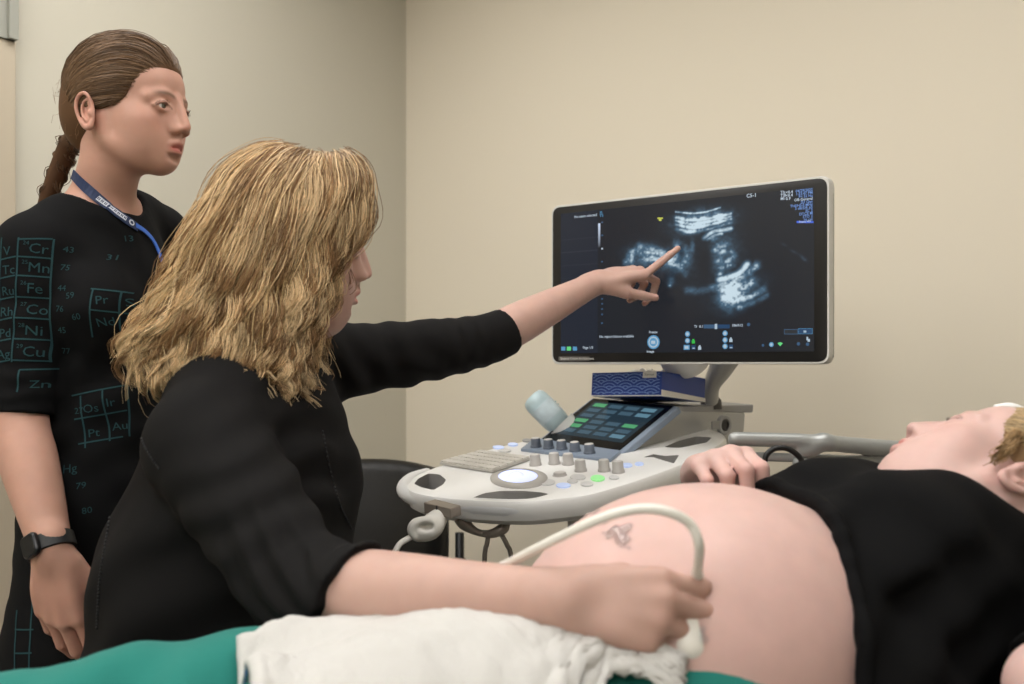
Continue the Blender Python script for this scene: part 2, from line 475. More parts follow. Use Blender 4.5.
# the panel shell
out = [(404, 487), (414, 475), (440, 465), (480, 451.5), (509, 444), (540, 437.5)]
wp = [pp(*q) for q in out]
wp += [wp[-1]+A(0.12, 0.03, 0)*1.2, z7(600, 40)+A(0.05, 0.08, 0), z7(640, 62), z7(740, 85), z7(790, 130), z7(640, 250), z7(400, 345), pp(640, 480), pp(590, 495), pp(530, 502), pp(490, 501.5), pp(440, 498), pp(412, 493)]
q2 = to2(wp)
q2 = rounded(q2, 0.03, 4)
b = MB()
cen = q2.mean(0)
ins = lambda d: cen+(q2-cen)*(1-d/np.linalg.norm(q2-cen, axis=1, keepdims=True))
b.loft([(ins(0.02), -0.045), (ins(0.004), -0.034), (q2, -0.022), (q2, -0.006), (ins(0.003), -0.001), (ins(0.007), 0)], PL0, PR)
panel = b.build('control_panel', m_white, con, smooth=True, auto=40)
c = MB()
def pocket(poly2d, depth, r=0.008):
    q = rounded(poly2d, r, 4); cc = q.mean(0)
    c.loft([(cc+(q-cc)*0.9, -depth), (q, 0.03)], PL0, PR)
pocket(to2([z6(*p) for p in [(85, 345), (110, 312), (180, 275), (260, 283), (300, 318), (280, 350), (215, 388), (130, 368)]]), 0.03)
pocket(to2([z6(*p) for p in [(445, 437), (530, 402), (640, 388), (800, 388), (920, 398), (970, 410), (880, 434), (740, 452), (600, 452)]]), 0.02)
pocket(to2([z7(*p) for p in [(310, 200), (430, 150), (560, 118), (680, 125), (640, 165), (560, 180), (430, 207)]]), 0.03)
pocket(to2([z7(*p) for p in [(165, 272), (240, 248), (330, 262), (440, 255), (400, 320), (330, 300), (240, 272)]]), 0.02, 0.004)
bool_cut(panel, c, m_midgrey)
panel.data.polygons.foreach_set('use_smooth', np.ones(len(panel.data.polygons), bool))
try: panel.data.set_sharp_from_angle(angle=math.radians(35))
except Exception: pass
# silver bumper round the front
def pq(px, py, h): return onplane(px, py, PL0, PN, h)
pts = [pq(430, 471, -0.012), pq(414, 478, -0.012), pq(407, 488, -0.014), pq(416, 496, -0.015), pq(440, 502, -0.016), pq(490, 507, -0.016), pq(535, 507, -0.016), pq(578, 500, -0.016)]
pcn = from2(cen[None])[0]; pts = [p+nrm(p-pcn)*.006 for p in pts]
f = Field(); f.chain(pts, [0.007, 0.011, 0.014, 0.015, 0.016, 0.0165, 0.016, 0.013], k=0.005)
V, Q = f.build(0.004); mesh_np('bumper', V, Q, m_silver, con)
b = MB(); b.tube(spline([p-PN*0.0145 for p in pts], 30), 0.0060, 8); b.build('bumper_seal', m_dark, con, smooth=True)
# underside, column, base and castors
b = MB(); b.loft([(cen+(q2-cen)*0.62, -0.065), (cen+(q2-cen)*0.90, -0.044)], PL0, PR); b.build('panel_underside', m_grey, con, bevel=0.004)
b = MB(); b.rbox(A(0.24, 2.0, 0.50), (0.20, 0.24, 0.80), 0.05, np.stack([PA, PB, A(0, 0, 1)], 1)); b.build('column', m_silverbody, con, bevel=0.004)
b = MB(); b.rbox(A(0.24, 2.0, 0.145), (0.42, 0.46, 0.09), 0.08, np.stack([PA, PB, A(0, 0, 1)], 1)); b.build('base', m_white, con, bevel=0.006)
for sx in (-1, 1):
    for sy2 in (-1, 1):
        cc = A(0.24, 2.0, 0.05)+PA*sx*0.17+PB*sy2*0.17
        b = MB(); b.lathe([(0.02, -0.02), (0.05, -0.016), (0.05, 0.016), (0.02, 0.02)], cc, np.stack([PB, A(0, 0, 1), PA], 1))
        b.box(cc+A(0, 0, 0.04), (0.05, 0.03, 0.035), np.stack([PB, PA, A(0, 0, 1)], 1)); b.build('caster', m_dark, con, bevel=0.002)
# keyboard: a tray and its keys
k00, k10, k11, k01 = z6(255, 226, 0.002), z6(592, 279, 0.002), z6(835, 196, 0.002), z6(522, 153, 0.002)
b = MB(); b.prism([k00, k10, k11, k01], PN*0.004); b.m = 1
def bil(u, v): return (k00*(1-u)+k10*u)*(1-v)+(k01*(1-u)+k11*u)*v
for i in range(14):
    for j in range(5):
        u0, u1, v0, v1 = (i+0.1)/14, (i+0.9)/14, (j+0.1)/5, (j+0.9)/5
        b.prism([bil(u0, v0)+PN*0.004, bil(u1, v0)+PN*0.004, bil(u1, v1)+PN*0.004, bil(u0, v1)+PN*0.004], PN*0.0035)
b.build('keyboard', [mat('keyboard tray', (190, 186, 178), 0.5), mat('keys', (208, 204, 196), 0.5)], con)
# trackball field: a ring round a lit pad with the ball
def pell(cx, cy2, rx, ry, n=32, h=0.0):
    c0 = z6(cx, cy2); u = z6(cx+rx, cy2)-c0; v = z6(cx, cy2-ry)-c0
    return [c0+PN*h+u*math.cos(t)+v*math.sin(t) for t in np.linspace(0, 2*math.pi, n, endpoint=False)]
m_glow = mat('lit pad', (225, 232, 255), 0.3, emit=((168, 186, 255), 0.42))
o_, i_ = pell(760, 315, 185, 58, h=0.004), pell(755, 312, 128, 44, h=0.006)
b = MB(); n = len(o_); b.add(o_+i_+[p-PN*0.004 for p in o_], [(k, (k+1) % n, n+(k+1) % n, n+k) for k in range(n)]+[(2*n+k, 2*n+(k+1) % n, (k+1) % n, k) for k in range(n)])
b.build('trackball_ring', mat('ring grey', (176, 172, 166), 0.45), con, smooth=True)
b = MB(); b.prism(pell(755, 312, 128, 44, h=0.0), PN*0.005); b.build('lit_pad', m_glow, con)
c0 = z6(745, 308, 0.0); f = Field(); f.ell(c0-PN*0.004, 0.017); V, Q = f.build(0.003); mesh_np('trackball', V, Q, mat('trackball', (222, 226, 245), 0.2, emit=((200, 210, 255), 0.35)), con)
# rotary knobs
def knob(p, r, h, mt, top=None):
    b = MB(); b.lathe([(r*1.12, 0), (r*1.12, h*0.18), (r, h*0.25), (r*0.94, h*0.92), (r*0.84, h), (r*0.3, h)], p, PR, 18)
    k = b.build('knob', mt, con, smooth=True, auto=40)
    b = MB(); b.lathe([(r*0.8, h), (r*0.8, h+0.0008), (r*0.6, h+0.0012)], p, PR, 18); b.build('knob_cap', top or mt, k, smooth=True, auto=40)
m_kn = mat('knob pale grey', (178, 174, 170), 0.4); m_ks = mat('knob slate', (96, 104, 116), 0.4); m_kt = mat('knob top', (205, 202, 198), 0.35)
for x, y in ((403, 264), (455, 260), (494, 262), (528, 280), (593, 280), (632, 284)): knob(z5(x, y), 0.0105, 0.021, m_kn, m_kt)
knob(z5(470, 292), 0.012, 0.006, m_kn, m_kt)
b = MB(); b.prism([z5(362, 226), z5(400, 196), z5(640, 232), z5(612, 256)], PN*0.007); b.build('knob_strip', m_slate, con, bevel=0.002)
for x, y in ((405, 222), (440, 226), (476, 229), (513, 234), (553, 240)): knob(z5(x, y, 0.007), 0.0105, 0.018, m_ks, m_kt)
# little buttons and lit legends
def btn(x, y, rx, ry, mt, name='button'):
    b = MB(); b.prism(pell(400*0+(x/2.7676-10)*6.4, (y/2.7676-60)*6.4, rx*2.31, ry*2.31, 14, 0.0), PN*0.003); b.build(name, mt, con, bevel=0.0008)
m_btn = mat('button white', (206, 205, 204), 0.35); m_green = mat('lit green key', (150, 225, 150), 0.4, emit=((130, 220, 130), 0.3)); m_bl = mat('lit blue key', (190, 205, 235), 0.4, emit=((170, 190, 255), 0.25))
for x, y, rx, ry, mt in ((575, 302, 20, 8, m_green), (655, 266, 16, 5, m_bl), (690, 262, 12, 4, m_bl), (432, 313, 26, 8, m_btn), (520, 299, 22, 7, m_btn), (545, 318, 18, 6, m_btn),
                         (480, 322, 20, 6, m_bl), (505, 310, 15, 5, m_btn), (300, 216, 16, 4, m_bl), (340, 208, 14, 4, m_bl), (318, 225, 18, 4, m_btn), (380, 197, 14, 4, m_grey), (300, 292, 14, 4, m_grey), (620, 300, 14, 5, m_btn)):
    btn(x, y, rx, ry, mt)
# tablet: touch screen on the wedge of the rear body
TBL, TBR, TTL, TTR = A(.063, 2.13, .984), A(.2, 1.963, .975), A(.179, 2.182, 1.070), A(.320, 2.023, 1.076)
TTR = TTL+TBR-TBL
TN = nrm(np.cross(TBR-TBL, TTL-TBL)); TU = nrm(TBR-TBL); TV = np.cross(TN, TU)
def tq(u, v, h=0.0): return (TBL*(1-u)+TBR*u)*(1-v)+(TTL*(1-u)+TTR*u)*v+TN*h
b = MB(); b.prism([tq(-0.07, -0.2, -0.016), tq(1.09, -0.2, -0.016), tq(1.09, 1.06, -0.016), tq(-0.07, 1.06, -0.016)], TN*0.016); b.build('tablet_frame', m_slate, con, bevel=0.003)
b = MB(); b.prism([tq(-0.03, -0.06, 0), tq(1.03, -0.06, 0), tq(1.03, 1.04, 0), tq(-0.03, 1.04, 0)], TN*0.0016); ts = b.build('touch_screen', m_black, con)
b = MB(); m_ui = [mat('ui '+str(i), (0, 0, 0), 0.2, spec=0.35, emit=(c_, e_)) for i, (c_, e_) in enumerate([((40, 56, 66), 0.9), ((70, 96, 112), 0.9), ((92, 176, 122), 0.8), ((104, 144, 164), 0.8)])]  # first tone, the display background, brightened to imitate haze from reflections
b.poly([tq(0.04, 0.20, 0.0018), tq(0.97, 0.20, 0.0018), tq(0.97, 0.97, 0.0018), tq(0.04, 0.97, 0.0018)])
def uib(u0, v0, u1, v1, k): b.m = k; b.poly([tq(u0, v0, 0.0022), tq(u1, v0, 0.0022), tq(u1, v1, 0.0022), tq(u0, v1, 0.0022)])
for j, v in enumerate((0.86, 0.74, 0.62, 0.50, 0.38, 0.27)):
    for i in range(4):
        u0 = 0.08+i*0.22; kk = 1
        if (j, i) in ((0, 0), (3, 0), (4, 0), (3, 3)): kk = 2
        if (j, i) in ((0, 3), (1, 3), (5, 3)): kk = 3
        if j == 2 and i > 1: continue
        uib(u0, v, u0+0.17, v+0.075, kk)
b.build('touch_display', m_ui, ts)
# wedge body behind the tablet with the lid and the round port
SB = A(.773, .634, 0); e1 = nrm(TBR-TBL)
def sd(s, z): return A(.2, 1.963, 0)+SB*s+A(0, 0, z)+e1*0.012
b = MB(); b.prism([sd(-0.02, 0.955), sd(0.172, 1.058), sd(0.40, 1.044), sd(0.395, 1.0), sd(0.36, 0.965), sd(0.30, 0.935), sd(0.0, 0.93)], -e1*0.225); b.build('rear_body', m_silverbody, con, bevel=0.006)
b = MB(); b.prism([sd(0.172, 1.064), sd(0.19, 1.05), sd(0.425, 1.042), sd(0.428, 1.060)], -e1*0.232+e1*0.0); b.build('rear_lid', m_grey, con, bevel=0.003)
pc = onplane(724, 425, sd(0, 0), e1); RP = np.stack([SB, A(0, 0, 1), e1], 1)
b = MB(); b.lathe([(0.021, -0.004), (0.021, 0.003), (0.019, 0.005), (0.014, 0.005), (0.012, 0.001), (0.005, 0.001)], pc, RP, 22); b.build('port_ring', m_grey, con, smooth=True, auto=40)
b = MB(); b.lathe([(0.0125, 0.0), (0.0125, 0.004), (0.009, 0.0055), (0.009, 0.002), (0.002, 0.002)], pc, RP, 18); b.build('port_socket', m_dark, con, smooth=True, auto=40)
b = MB(); b.rbox(onplane(716, 425, sd(0, 0), e1)+e1*0.001, (0.03, 0.018, 0.005), 0.003, RP); b.build('port_plate', m_midgrey, con)
# ---- monitor
ML, MR2 = A(0.085, 2.08, 0), A(0.550, 1.74, 0)
ME = nrm(MR2-ML); MN = A(ME[1], -ME[0], 0); MN = MN if MN[1] < 0 else -MN; MZ = A(0, 0, 1)
mon = con
m0 = P(552.5, 364.3, 2.08); mw = np.linalg.norm(MR2-ML)
zb, zt = 1.15-0.0006, 1.15+(364-206.5)/1000*2.08+0.003
def mm(px, py, h=0.0): return onplane(px, py, m0, MN)+MN*h
q = np.array([mm(552, 364.8), mm(831, 363.8), mm(827.5, 174.0), mm(553.5, 206.5)])
q2m = np.array([[(p-m0)@ME, (p-m0)@MZ] for p in q]); q2m[:2, 1] = q2m[:2, 1].mean(); q2m[2:, 1] = q2m[2:, 1].mean(); q2m[[0, 3], 0] = q2m[[0, 3], 0].mean()-.004; q2m[[1, 2], 0] = q2m[[1, 2], 0].mean()+.001
R3 = np.stack([ME, MZ, MN], 1)
qr = rounded(q2m, 0.018, 6); mc = qr.mean(0)
msh = lambda d: mc+(qr-mc)*(1-d/np.abs(q2m[1]-mc))
b = MB(); b.loft([(msh(0.012), -0.036), (msh(0.002), -0.030), (qr, -0.022), (qr, -0.004), (msh(0.0015), 0)], m0, R3); b.build('monitor_housing', mat('monitor housing', (205, 203, 197), 0.4), con, smooth=True, auto=45)
b = MB(); b.loft([(msh(0.0045), -0.002), (msh(0.0045), 0.0006), (msh(0.006), 0.0012)], m0, R3); b.build('monitor_bezel', mat('bezel', (34, 33, 32), 0.35, spec=0.35), con, smooth=True, auto=45)
b = MB(); b.tube([m0+ME*(q2m[1, 0]-0.001)+MZ*z-MN*0.018 for z in np.linspace(0.012, 0.30, 6)], 0.0012, 6); b.build('housing_seam', m_dark, con)
# screen corners
sc = np.array([mm(560.3, 353.6, 0.0014), mm(814.6, 351.0, 0.0014), mm(814.4, 186.5, 0.0014), mm(562, 214.4, 0.0014)])
s2 = np.array([[(p-m0)@ME, (p-m0)@MZ] for p in sc]); sx0, sx1 = s2[[0, 3], 0].mean(), s2[[1, 2], 0].mean(); sz0, sz1 = s2[:2, 1].mean(), s2[2:, 1].mean()
def zm(x, y): return 540+x/2.8516, 160+y/2.85
def zuv(x, y):
    p = mm(*zm(x, y)); return ((p-m0)@ME-sx0)/(sx1-sx0), ((p-m0)@MZ-sz0)/(sz1-sz0)
NX, NY = 440, 260
U, Vv = np.meshgrid(np.linspace(0, 1, NX), np.linspace(0, 1, NY))
ASP = (sx1-sx0)/(sz1-sz0)
img = np.zeros((NY, NX)); 
def noise2(sx, sy, seed):
    r = np.random.default_rng(seed); a = r.random((sy+3, sx+3))
    x, y = U*sx, Vv*sy; i, j = x.astype(int), y.astype(int); fx, fy = x-i, y-j; fx, fy = fx*fx*(3-2*fx), fy*fy*(3-2*fy)
    return (a[j, i]*(1-fx)+a[j, i+1]*fx)*(1-fy)+(a[j+1, i]*(1-fx)+a[j+1, i+1]*fx)*fy
n1 = noise2(150, 90, 1); n2 = noise2(60, 40, 2); n3 = noise2(20, 14, 3)
speck = (0.62+0.55*n1)*(0.5+0.75*n2)
def stroke(pts, wd, amp, sp=1.0):
    """a soft echo line through zoom-picture points; wd in screen heights"""
    global img
    c_ = spline(np.array([zuv(*p) for p in pts]), 40); d = np.full(U.shape, 9.0)
    for a_, b_ in zip(c_[:-1], c_[1:]):
        ax, ay, bx, by = a_[0]*ASP, a_[1], b_[0]*ASP, b_[1]
        ex, ey = bx-ax, by-ay; L = ex*ex+ey*ey+1e-12
        t = np.clip(((U*ASP-ax)*ex+(Vv-ay)*ey)/L, 0, 1); d = np.minimum(d, np.hypot(U*ASP-ax-t*ex, Vv-ay-t*ey))
    img = np.maximum(img, amp*np.exp(-(d/wd)**2)*(1-sp+sp*speck*1.5))
def blob(x, y, rx, ry, amp, ang=0, sp=1.0):
    global img
    u0, v0 = zuv(x, y); s = 1/2.85/(187*0.9); c_, s_ = math.cos(math.radians(ang)), math.sin(math.radians(ang))
    dx, dy = (U-u0)*ASP, Vv-v0; a_, b_ = (dx*c_+dy*s_)/(rx*s), (-dx*s_+dy*c_)/(ry*s)
    img = img+amp*np.exp(-(a_*a_+b_*b_))*(1-sp+sp*speck*1.5)
# curved probe face at the top and its near field
stroke([(388, 148), (430, 152), (470, 149), (515, 136)], 0.006, 0.8, 0.6)
for k, (dy, am) in enumerate(((14, 0.8), (24, 0.7), (34, 0.75), (46, 0.45))): stroke([(390, 150+dy), (430, 158+dy), (480, 152+dy), (545, 142+dy*0.8)], 0.011, am, 0.8)
blob(440, 178, 70, 30, 0.42, 3); blob(470, 165, 80, 26, 0.25, 0); blob(560, 370, 70, 40, 0.22, 25); blob(320, 280, 80, 40, 0.22, -10); blob(525, 270, 50, 70, 0.16); blob(520, 165, 40, 22, 0.25)
blob(430, 205, 22, 7, 0.7, 0); blob(455, 193, 16, 6, 0.6)
stroke([(470, 222), (495, 205), (520, 200), (545, 196)], 0.016, 1.0, 0.5); stroke([(478, 226), (500, 214), (520, 210)], 0.012, 0.8, 0.6)
# left lobe
stroke([(248, 292), (262, 270), (285, 248)], 0.03, 0.45); stroke([(285, 248), (325, 255), (355, 268), (378, 290)], 0.028, 0.62, 0.8); stroke([(300, 262), (335, 266), (368, 285)], 0.014, 0.55, 0.9)
blob(300, 275, 50, 26, 0.42, -10); blob(262, 285, 16, 24, 0.35); blob(340, 285, 30, 18, 0.4); blob(380, 285, 30, 26, 0.55, -30); blob(392, 245, 12, 20, 0.6); blob(410, 300, 22, 20, 0.5); blob(420, 265, 12, 26, 0.45, 20)
blob(435, 250, 8, 25, 0.45); blob(375, 345, 12, 14, 0.4); blob(372, 358, 6, 6, 0.4)
stroke([(385, 270), (400, 295), (415, 320)], 0.03, 0.4)
# spine beads on the right
for x, y, a_ in ((500, 225, .5), (512, 240, .5), (500, 258, .55), (520, 262, .5), (545, 262, .45), (510, 285, .6), (535, 288, .5), (552, 275, .35), (520, 308, .5), (540, 300, .35), (515, 325, .45), (530, 245, .35)): blob(x, y, 11, 7, a_, 10)
blob(525, 265, 38, 55, 0.2)
# bright bowl below
stroke([(512, 342), (540, 335), (570, 322), (592, 298)], 0.022, 1.25, 0.35); stroke([(515, 350), (550, 345), (590, 325), (620, 300)], 0.025, 0.6)
stroke([(420, 372), (460, 372), (500, 360), (530, 345)], 0.022, 0.34); blob(540, 375, 26, 32, 0.9, 80); blob(535, 395, 18, 22, 0.5); blob(560, 360, 40, 16, 0.5, 20)
stroke([(560, 400), (600, 390), (640, 370)], 0.02, 0.6); stroke([(570, 420), (610, 405), (648, 385)], 0.018, 0.35); blob(575, 385, 60, 24, 0.35, 20); blob(560, 420, 40, 18, 0.22, 20); blob(600, 350, 30, 12, 0.3, 30)
blob(725, 262, 12, 4, 0.18, -30); blob(752, 280, 12, 5, 0.25, -40); blob(695, 240, 12, 4, 0.1, -30); blob(480, 300, 120, 100, 0.05)
# dark shadow in the middle
u0, v0 = zuv(470, 300); img *= 1-0.9*np.exp(-(((U-u0)*ASP/0.055)**2+((Vv-v0)/0.16)**2)**1.5)
img = np.clip(img, 0, 1.25)
tone = img[..., None]
colr = A(0.016, 0.018, 0.023)+tone**1.25*A(0.16, 0.36, 0.56)*0.62+np.clip(tone-0.62, 0, 1)*A(0.75, 0.70, 0.55)*0.9
# menu column at left with faint lines, grey bar
mk = (U < zuv(165, 300)[0]); colr[mk] += A(0.002, 0.004, 0.010)
for yy in (262, 300, 335, 225): colr[(np.abs(Vv-zuv(100, yy)[1]) < 0.0025) & mk] += A(0.01, 0.012, 0.016)
ub, va, vb2 = zuv(170, 215)[0], zuv(170, 180)[1], zuv(170, 250)[1]
bar = (np.abs(U-ub) < 0.0045) & (Vv < va) & (Vv > vb2); colr[bar] = (np.clip((Vv-vb2)/(va-vb2), 0, 1)[..., None]**0.8*A(0.62, 0.72, 0.9)+0.01)[bar]
gv = (sx0+U*(sx1-sx0)); gz = (sz0+Vv*(sz1-sz0))
Vs = m0+gv.ravel()[:, None]*ME+gz.ravel()[:, None]*MZ+MN*0.0016
ii = np.arange(NX*NY).reshape(NY, NX); Qs = np.stack([ii[:-1, :-1], ii[:-1, 1:], ii[1:, 1:], ii[1:, :-1]], -1).reshape(-1, 4)
m_screen = mat('screen picture', (6, 6, 8), 0.25, spec=0.35); nt = m_screen.node_tree
a_ = nt.nodes.new('ShaderNodeAttribute'); a_.attribute_name = 'Col'; bs = nt.nodes['Principled BSDF']
nt.links.new(a_.outputs['Color'], bs.inputs['Emission Color']); bs.inputs['Emission Strength'].default_value = 1.0
scr = mesh_np('screen', Vs, Qs, m_screen, con, col=colr.reshape(-1, 3), smooth=False)
# legends and icons on the screen
b = MB(); cols = [(205, 220, 235), (120, 160, 230), (70, 110, 235), (210, 215, 90), (110, 230, 140), (95, 160, 205), (60, 95, 130), (40, 44, 50), (60, 200, 80), (190, 210, 225), (100, 98, 92), (28, 70, 110)]
ms = [mat('icon '+str(i), (0, 0, 0), 0.4, emit=(c_, 0.8)) for i, c_ in enumerate(cols)]
def txt(s, x, y, hpx, k, right=False, lay=0.0024):
    """lettering with its baseline at zoom-picture point (x,y), hpx letter height there"""
    p = mm(*zm(x, y)); sz = np.linalg.norm(mm(*zm(x, y-hpx))-p)*1.38
    V, Fs = text_mesh(s, sz*1.22, 'RIGHT' if right else 'LEFT', 0.016*sz); b.m = k
    b.add(p+V[:, :1]*ME+V[:, 1:2]*MZ+MN*lay, Fs)
def rect(x0, y0, x1, y1, k, lay=0.002): b.m = k; b.poly([mm(*zm(x0, y1), lay), mm(*zm(x1, y1), lay), mm(*zm(x1, y0), lay), mm(*zm(x0, y0), lay)])
def disc(x, y, r, k, lay=0.002, n=16):
    c0 = mm(*zm(x, y), lay); rr = np.linalg.norm(mm(*zm(x, y-r), lay)-c0); b.m = k
    b.poly([c0+rr*(math.cos(t)*ME+math.sin(t)*MZ) for t in np.linspace(0, 2*math.pi, n, endpoint=False)])
txt('No exam selected', 100, 166, 6, 0); txt('No report history available', 171, 507, 6, 0); txt('Page 1/3', 124, 538, 6, 0)
txt('SI', 172, 155, 7, 5); txt('V1', 172, 163, 7, 5)
for y in (178, 215, 253, 290, 328, 350, 372, 396, 410, 425, 440, 465): rect(176, y-2, 181, y+2, 0 if y in (253, 328) else 6)
rect(336, 164, 352, 168, 3); rect(340, 168, 348, 174, 3)
txt('C5-1', 590, 108, 9, 0)
for i, (l_, r_) in enumerate((('TIs', '<0.4'), ('TIB', '<0.4'), ('MI', '0.9'))): txt(l_, 687, 97+i*9, 7, 0); txt(r_, 702, 97+i*9, 7, 0)
for i, (s_, k) in enumerate((('04/29/2022', 1), ('1:25:47 PM', 1), ('F= 52 Hz', 1), ('OB-General', 0), ('2D Gen', 1), ('THI/H5.0 MHz', 1), ('3 dB/DR 65', 1), ('SC 2', 1), ('DTCE M', 1), ('STO 2', 1), ('16 cm', 1))):
    txt(s_, 779, 88+i*8.4, 6.5, k, True)
rect(733, 174, 781, 180, 2); txt('Frame 421', 740, 180, 5, 0, lay=0.003)
disc(325, 519, 20, 5); disc(325, 519, 16, 9, 0.0024); disc(325, 519, 12, 5, 0.0028); rect(319, 515, 331, 524, 9, 0.0032); txt('Freeze', 312, 494, 6, 0); txt('Image', 306, 549, 6, 0)
for x, ys in ((422, (496, 515)), (529, (494, 513, 531))):
    for y in ys: disc(x, y, 8, 5); disc(x, y, 5, 9, 0.0024)
rect(411, 527, 428, 541, 5); rect(414, 530, 425, 538, 9, 0.0024)
for x, y, k in ((438, 517, 8), (456, 535, 9), (545, 513, 9)): rect(x-4, y-3, x+5, y+6, k); rect(x-2, y-7, x+3, y-2, k)
for x, y in ((439, 534), (546, 532)): rect(x-6, y-6, x+6, y+6, 11); rect(x-3, y+1, x+4, y+4, 9, 0.0024)
txt('TI', 441, 478, 6, 0); txt('0.1', 456, 478, 6, 0); rect(468, 469, 542, 480, 6); rect(505, 469, 542, 480, 11, 0.0022); rect(500, 467, 507, 482, 9, 0.0026); txt('386/512', 549, 475, 6, 0); disc(596, 469, 5, 6)
rect(697, 482, 737, 497, 6); rect(699, 484, 735, 495, 7, 0.0024); rect(738, 480, 778, 496, 5); rect(739, 481, 777, 495, 11, 0.0024); rect(753, 486, 761, 492, 9, 0.0028)
disc(637, 528, 4, 6); disc(661, 526, 7, 5); disc(661, 526, 4, 9, 0.0024)
b.m = 4; b.poly([mm(*zm(686, 531), 0.002), mm(*zm(694, 522), 0.002), mm(*zm(686, 519), 0.002), mm(*zm(678, 522), 0.002)])
b.m = 6; disc(738, 524, 5, 6); disc(764, 525, 5, 6); rect(761, 504, 766, 514, 9); rect(764, 510, 771, 518, 9)
for i, (x, k) in enumerate(((68, 5), (84, 4), (101, 5))): rect(x-6, 532, x+6, 543, k)
b.build('screen_legend', ms, scr)
b = MB(); rect(54, 560, 142, 572, 0, 0.0015); b.build('bezel_label', mat('label grey', (98, 95, 90), 0.5), con)
b = MB(); txt('Sequoia Crown Architecture', 60, 569, 5.6, 0, lay=0.0021); b.build('bezel_lettering', mat('label letters', (205, 203, 198), 0.5), con)
# arm behind the monitor and its white hub
f = Field(); f.chain([P(711, 402, 2.15), P(712, 385, 2.14), P(722, 366, 2.11), P(735, 335, 2.05), P(725, 300, 1.99)], [0.016, 0.018, 0.026, 0.034, 0.04], k=0.01)
V, Q = f.build(0.005); mesh_np('monitor_arm', V, Q, m_silverbody, con)
f = Field(); f.ell(P(684, 352, 2.06), (0.06, 0.035, 0.055), np.stack([ME, MN, MZ], 1), k=0.01); V, Q = f.build(0.005); mesh_np('monitor_hub', V, Q, m_white, con)
b = MB(); b.lathe([(0.024, 0), (0.022, 0.02), (0.016, 0.026)], P(711, 409, 2.16), None, 18); b.build('arm_pedestal', m_dark, con, smooth=True, auto=40)
# clip, probe strain relief, hooks
def z3(x, y, Y): return P(390+x/6.827, 500+y/6.827, Y)
b = MB(); cl = [z3(228, 15, 1.635), z3(412, 60, 1.60), z3(418, 128, 1.60), z3(233, 92, 1.635)]; b.prism(cl, A(0.015, 0.04, 0.0)); b.build('cable_clip', m_taupe, con, bevel=0.002)
b = MB(); b.tube([z3(318, 38, 1.617), z3(322, 108, 1.617)], 0.0016, 6); b.build('clip_seam', m_dark, con)
hk = MB(); hk.tube(spline([z3(480, 120, 1.72), z3(510, 165, 1.72), z3(580, 212, 1.72), z3(640, 230, 1.72), z3(700, 228, 1.71), z3(770, 195, 1.71), z3(785, 150, 1.73)], 24), spline(A(0.012, 0.011, 0.007, 0.006, 0.008, 0.010, 0.010), 24)[:, 0], 8)
hk.build('cable_hook', m_taupe, con, smooth=True)
m_cabgrey = mat('grey cable', (128, 120, 110), 0.5)
b = MB(); b.tube(spline([z3(675, 225, 1.72), z3(662, 300, 1.72), z3(645, 410, 1.73), P(484, 640, 1.74), P(500, 700, 1.8), P(560, 690, 1.85)], 20), 0.0042, 8); b.build('grey_cable', m_cabgrey, con, smooth=True)
b = MB(); b.tube(spline([z3(755, 225, 1.71), z3(800, 310, 1.71), z3(830, 410, 1.72), P(520, 640, 1.73), P(545, 700, 1.8), P(590, 690, 1.85)], 20), 0.0042, 8); b.build('grey_cable', m_cabgrey, con, smooth=True)
m_cabwhite = mat('white cable', (226, 223, 215), 0.4)
f = Field(); f.chain([z3(325, 128, 1.62), z3(270, 190, 1.61), z3(190, 235, 1.61)], [0.016, 0.020, 0.012], k=0.006); f.chain([z3(270, 140, 1.60), z3(180, 160, 1.60), z3(150, 205, 1.60), z3(170, 250, 1.60)], [0.008, 0.009, 0.008, 0.006], k=0.004)
f.ell(z3(245, 185, 1.59), (0.012, 0.02, 0.006), k=0.006, sub=True)
V, Q = f.build(0.003); pl = mesh_np('transducer_plug', V, Q, m_cabwhite, None)
tag(pl, 'white cable plug hanging under the left corner of the ultrasound console', 'cable plug')
b = MB(); b.tube(spline([z3(200, 225, 1.61), z3(120, 265, 1.60), z3(50, 325, 1.59), P(390, 575, 1.58), P(400, 640, 1.56), P(450, 690, 1.56), P(520, 690, 1.7)], 24), 0.005, 8); b.build('plug_cable', m_cabwhite, pl, smooth=True)

# ================================================================== TISSUE BOX on the console
XA, XB, XC = A(.298, 2.0, 1.086), A(.1675, 2.12, 1.0815), A(.405, 2.1, 1.070)
ex, ey = XB-XA, XC-XA; ez = nrm(np.cross(ey, ex)); ez = ez if ez[2] > 0 else -ez
XHT = 0.050
tb = thing('tissue_box', 'flat blue tissue box with white wave pattern lying on the console behind the touch screen', 'tissue box', XA+ex*0.5+ey*0.5)
m_box = mat('tissue box blue', (28, 60, 140), 0.35, spec=0.5); m_boxw = mat('tissue box wave ink', (120, 150, 210), 0.4); m_card = mat('white card', (226, 222, 216), 0.6)
b = MB(); b.prism([XA, XA+ex, XA+ex+ey, XA+ey], ez*XHT); b.build('carton', m_box, tb, bevel=0.0015)
b = MB(); b.prism([XA+ey*0.0+ex*0.0-nrm(ex)*0.0012, XA+ey-nrm(ex)*0.0012, XA+ey-nrm(ex)*0.0012+ez*0.008, XA-nrm(ex)*0.0012+ez*0.013], nrm(ex)*0.001)
b.prism([XA-nrm(ey)*0.0012, XA+ex-nrm(ey)*0.0012, XA+ex-nrm(ey)*0.0012+ez*0.002, XA-nrm(ey)*0.0012+ez*0.002], nrm(ey)*0.001); b.build('white_edge', m_card, tb)
b = MB(); lx = np.linalg.norm(ex); nx_ = nrm(ex)
rad = 0.028
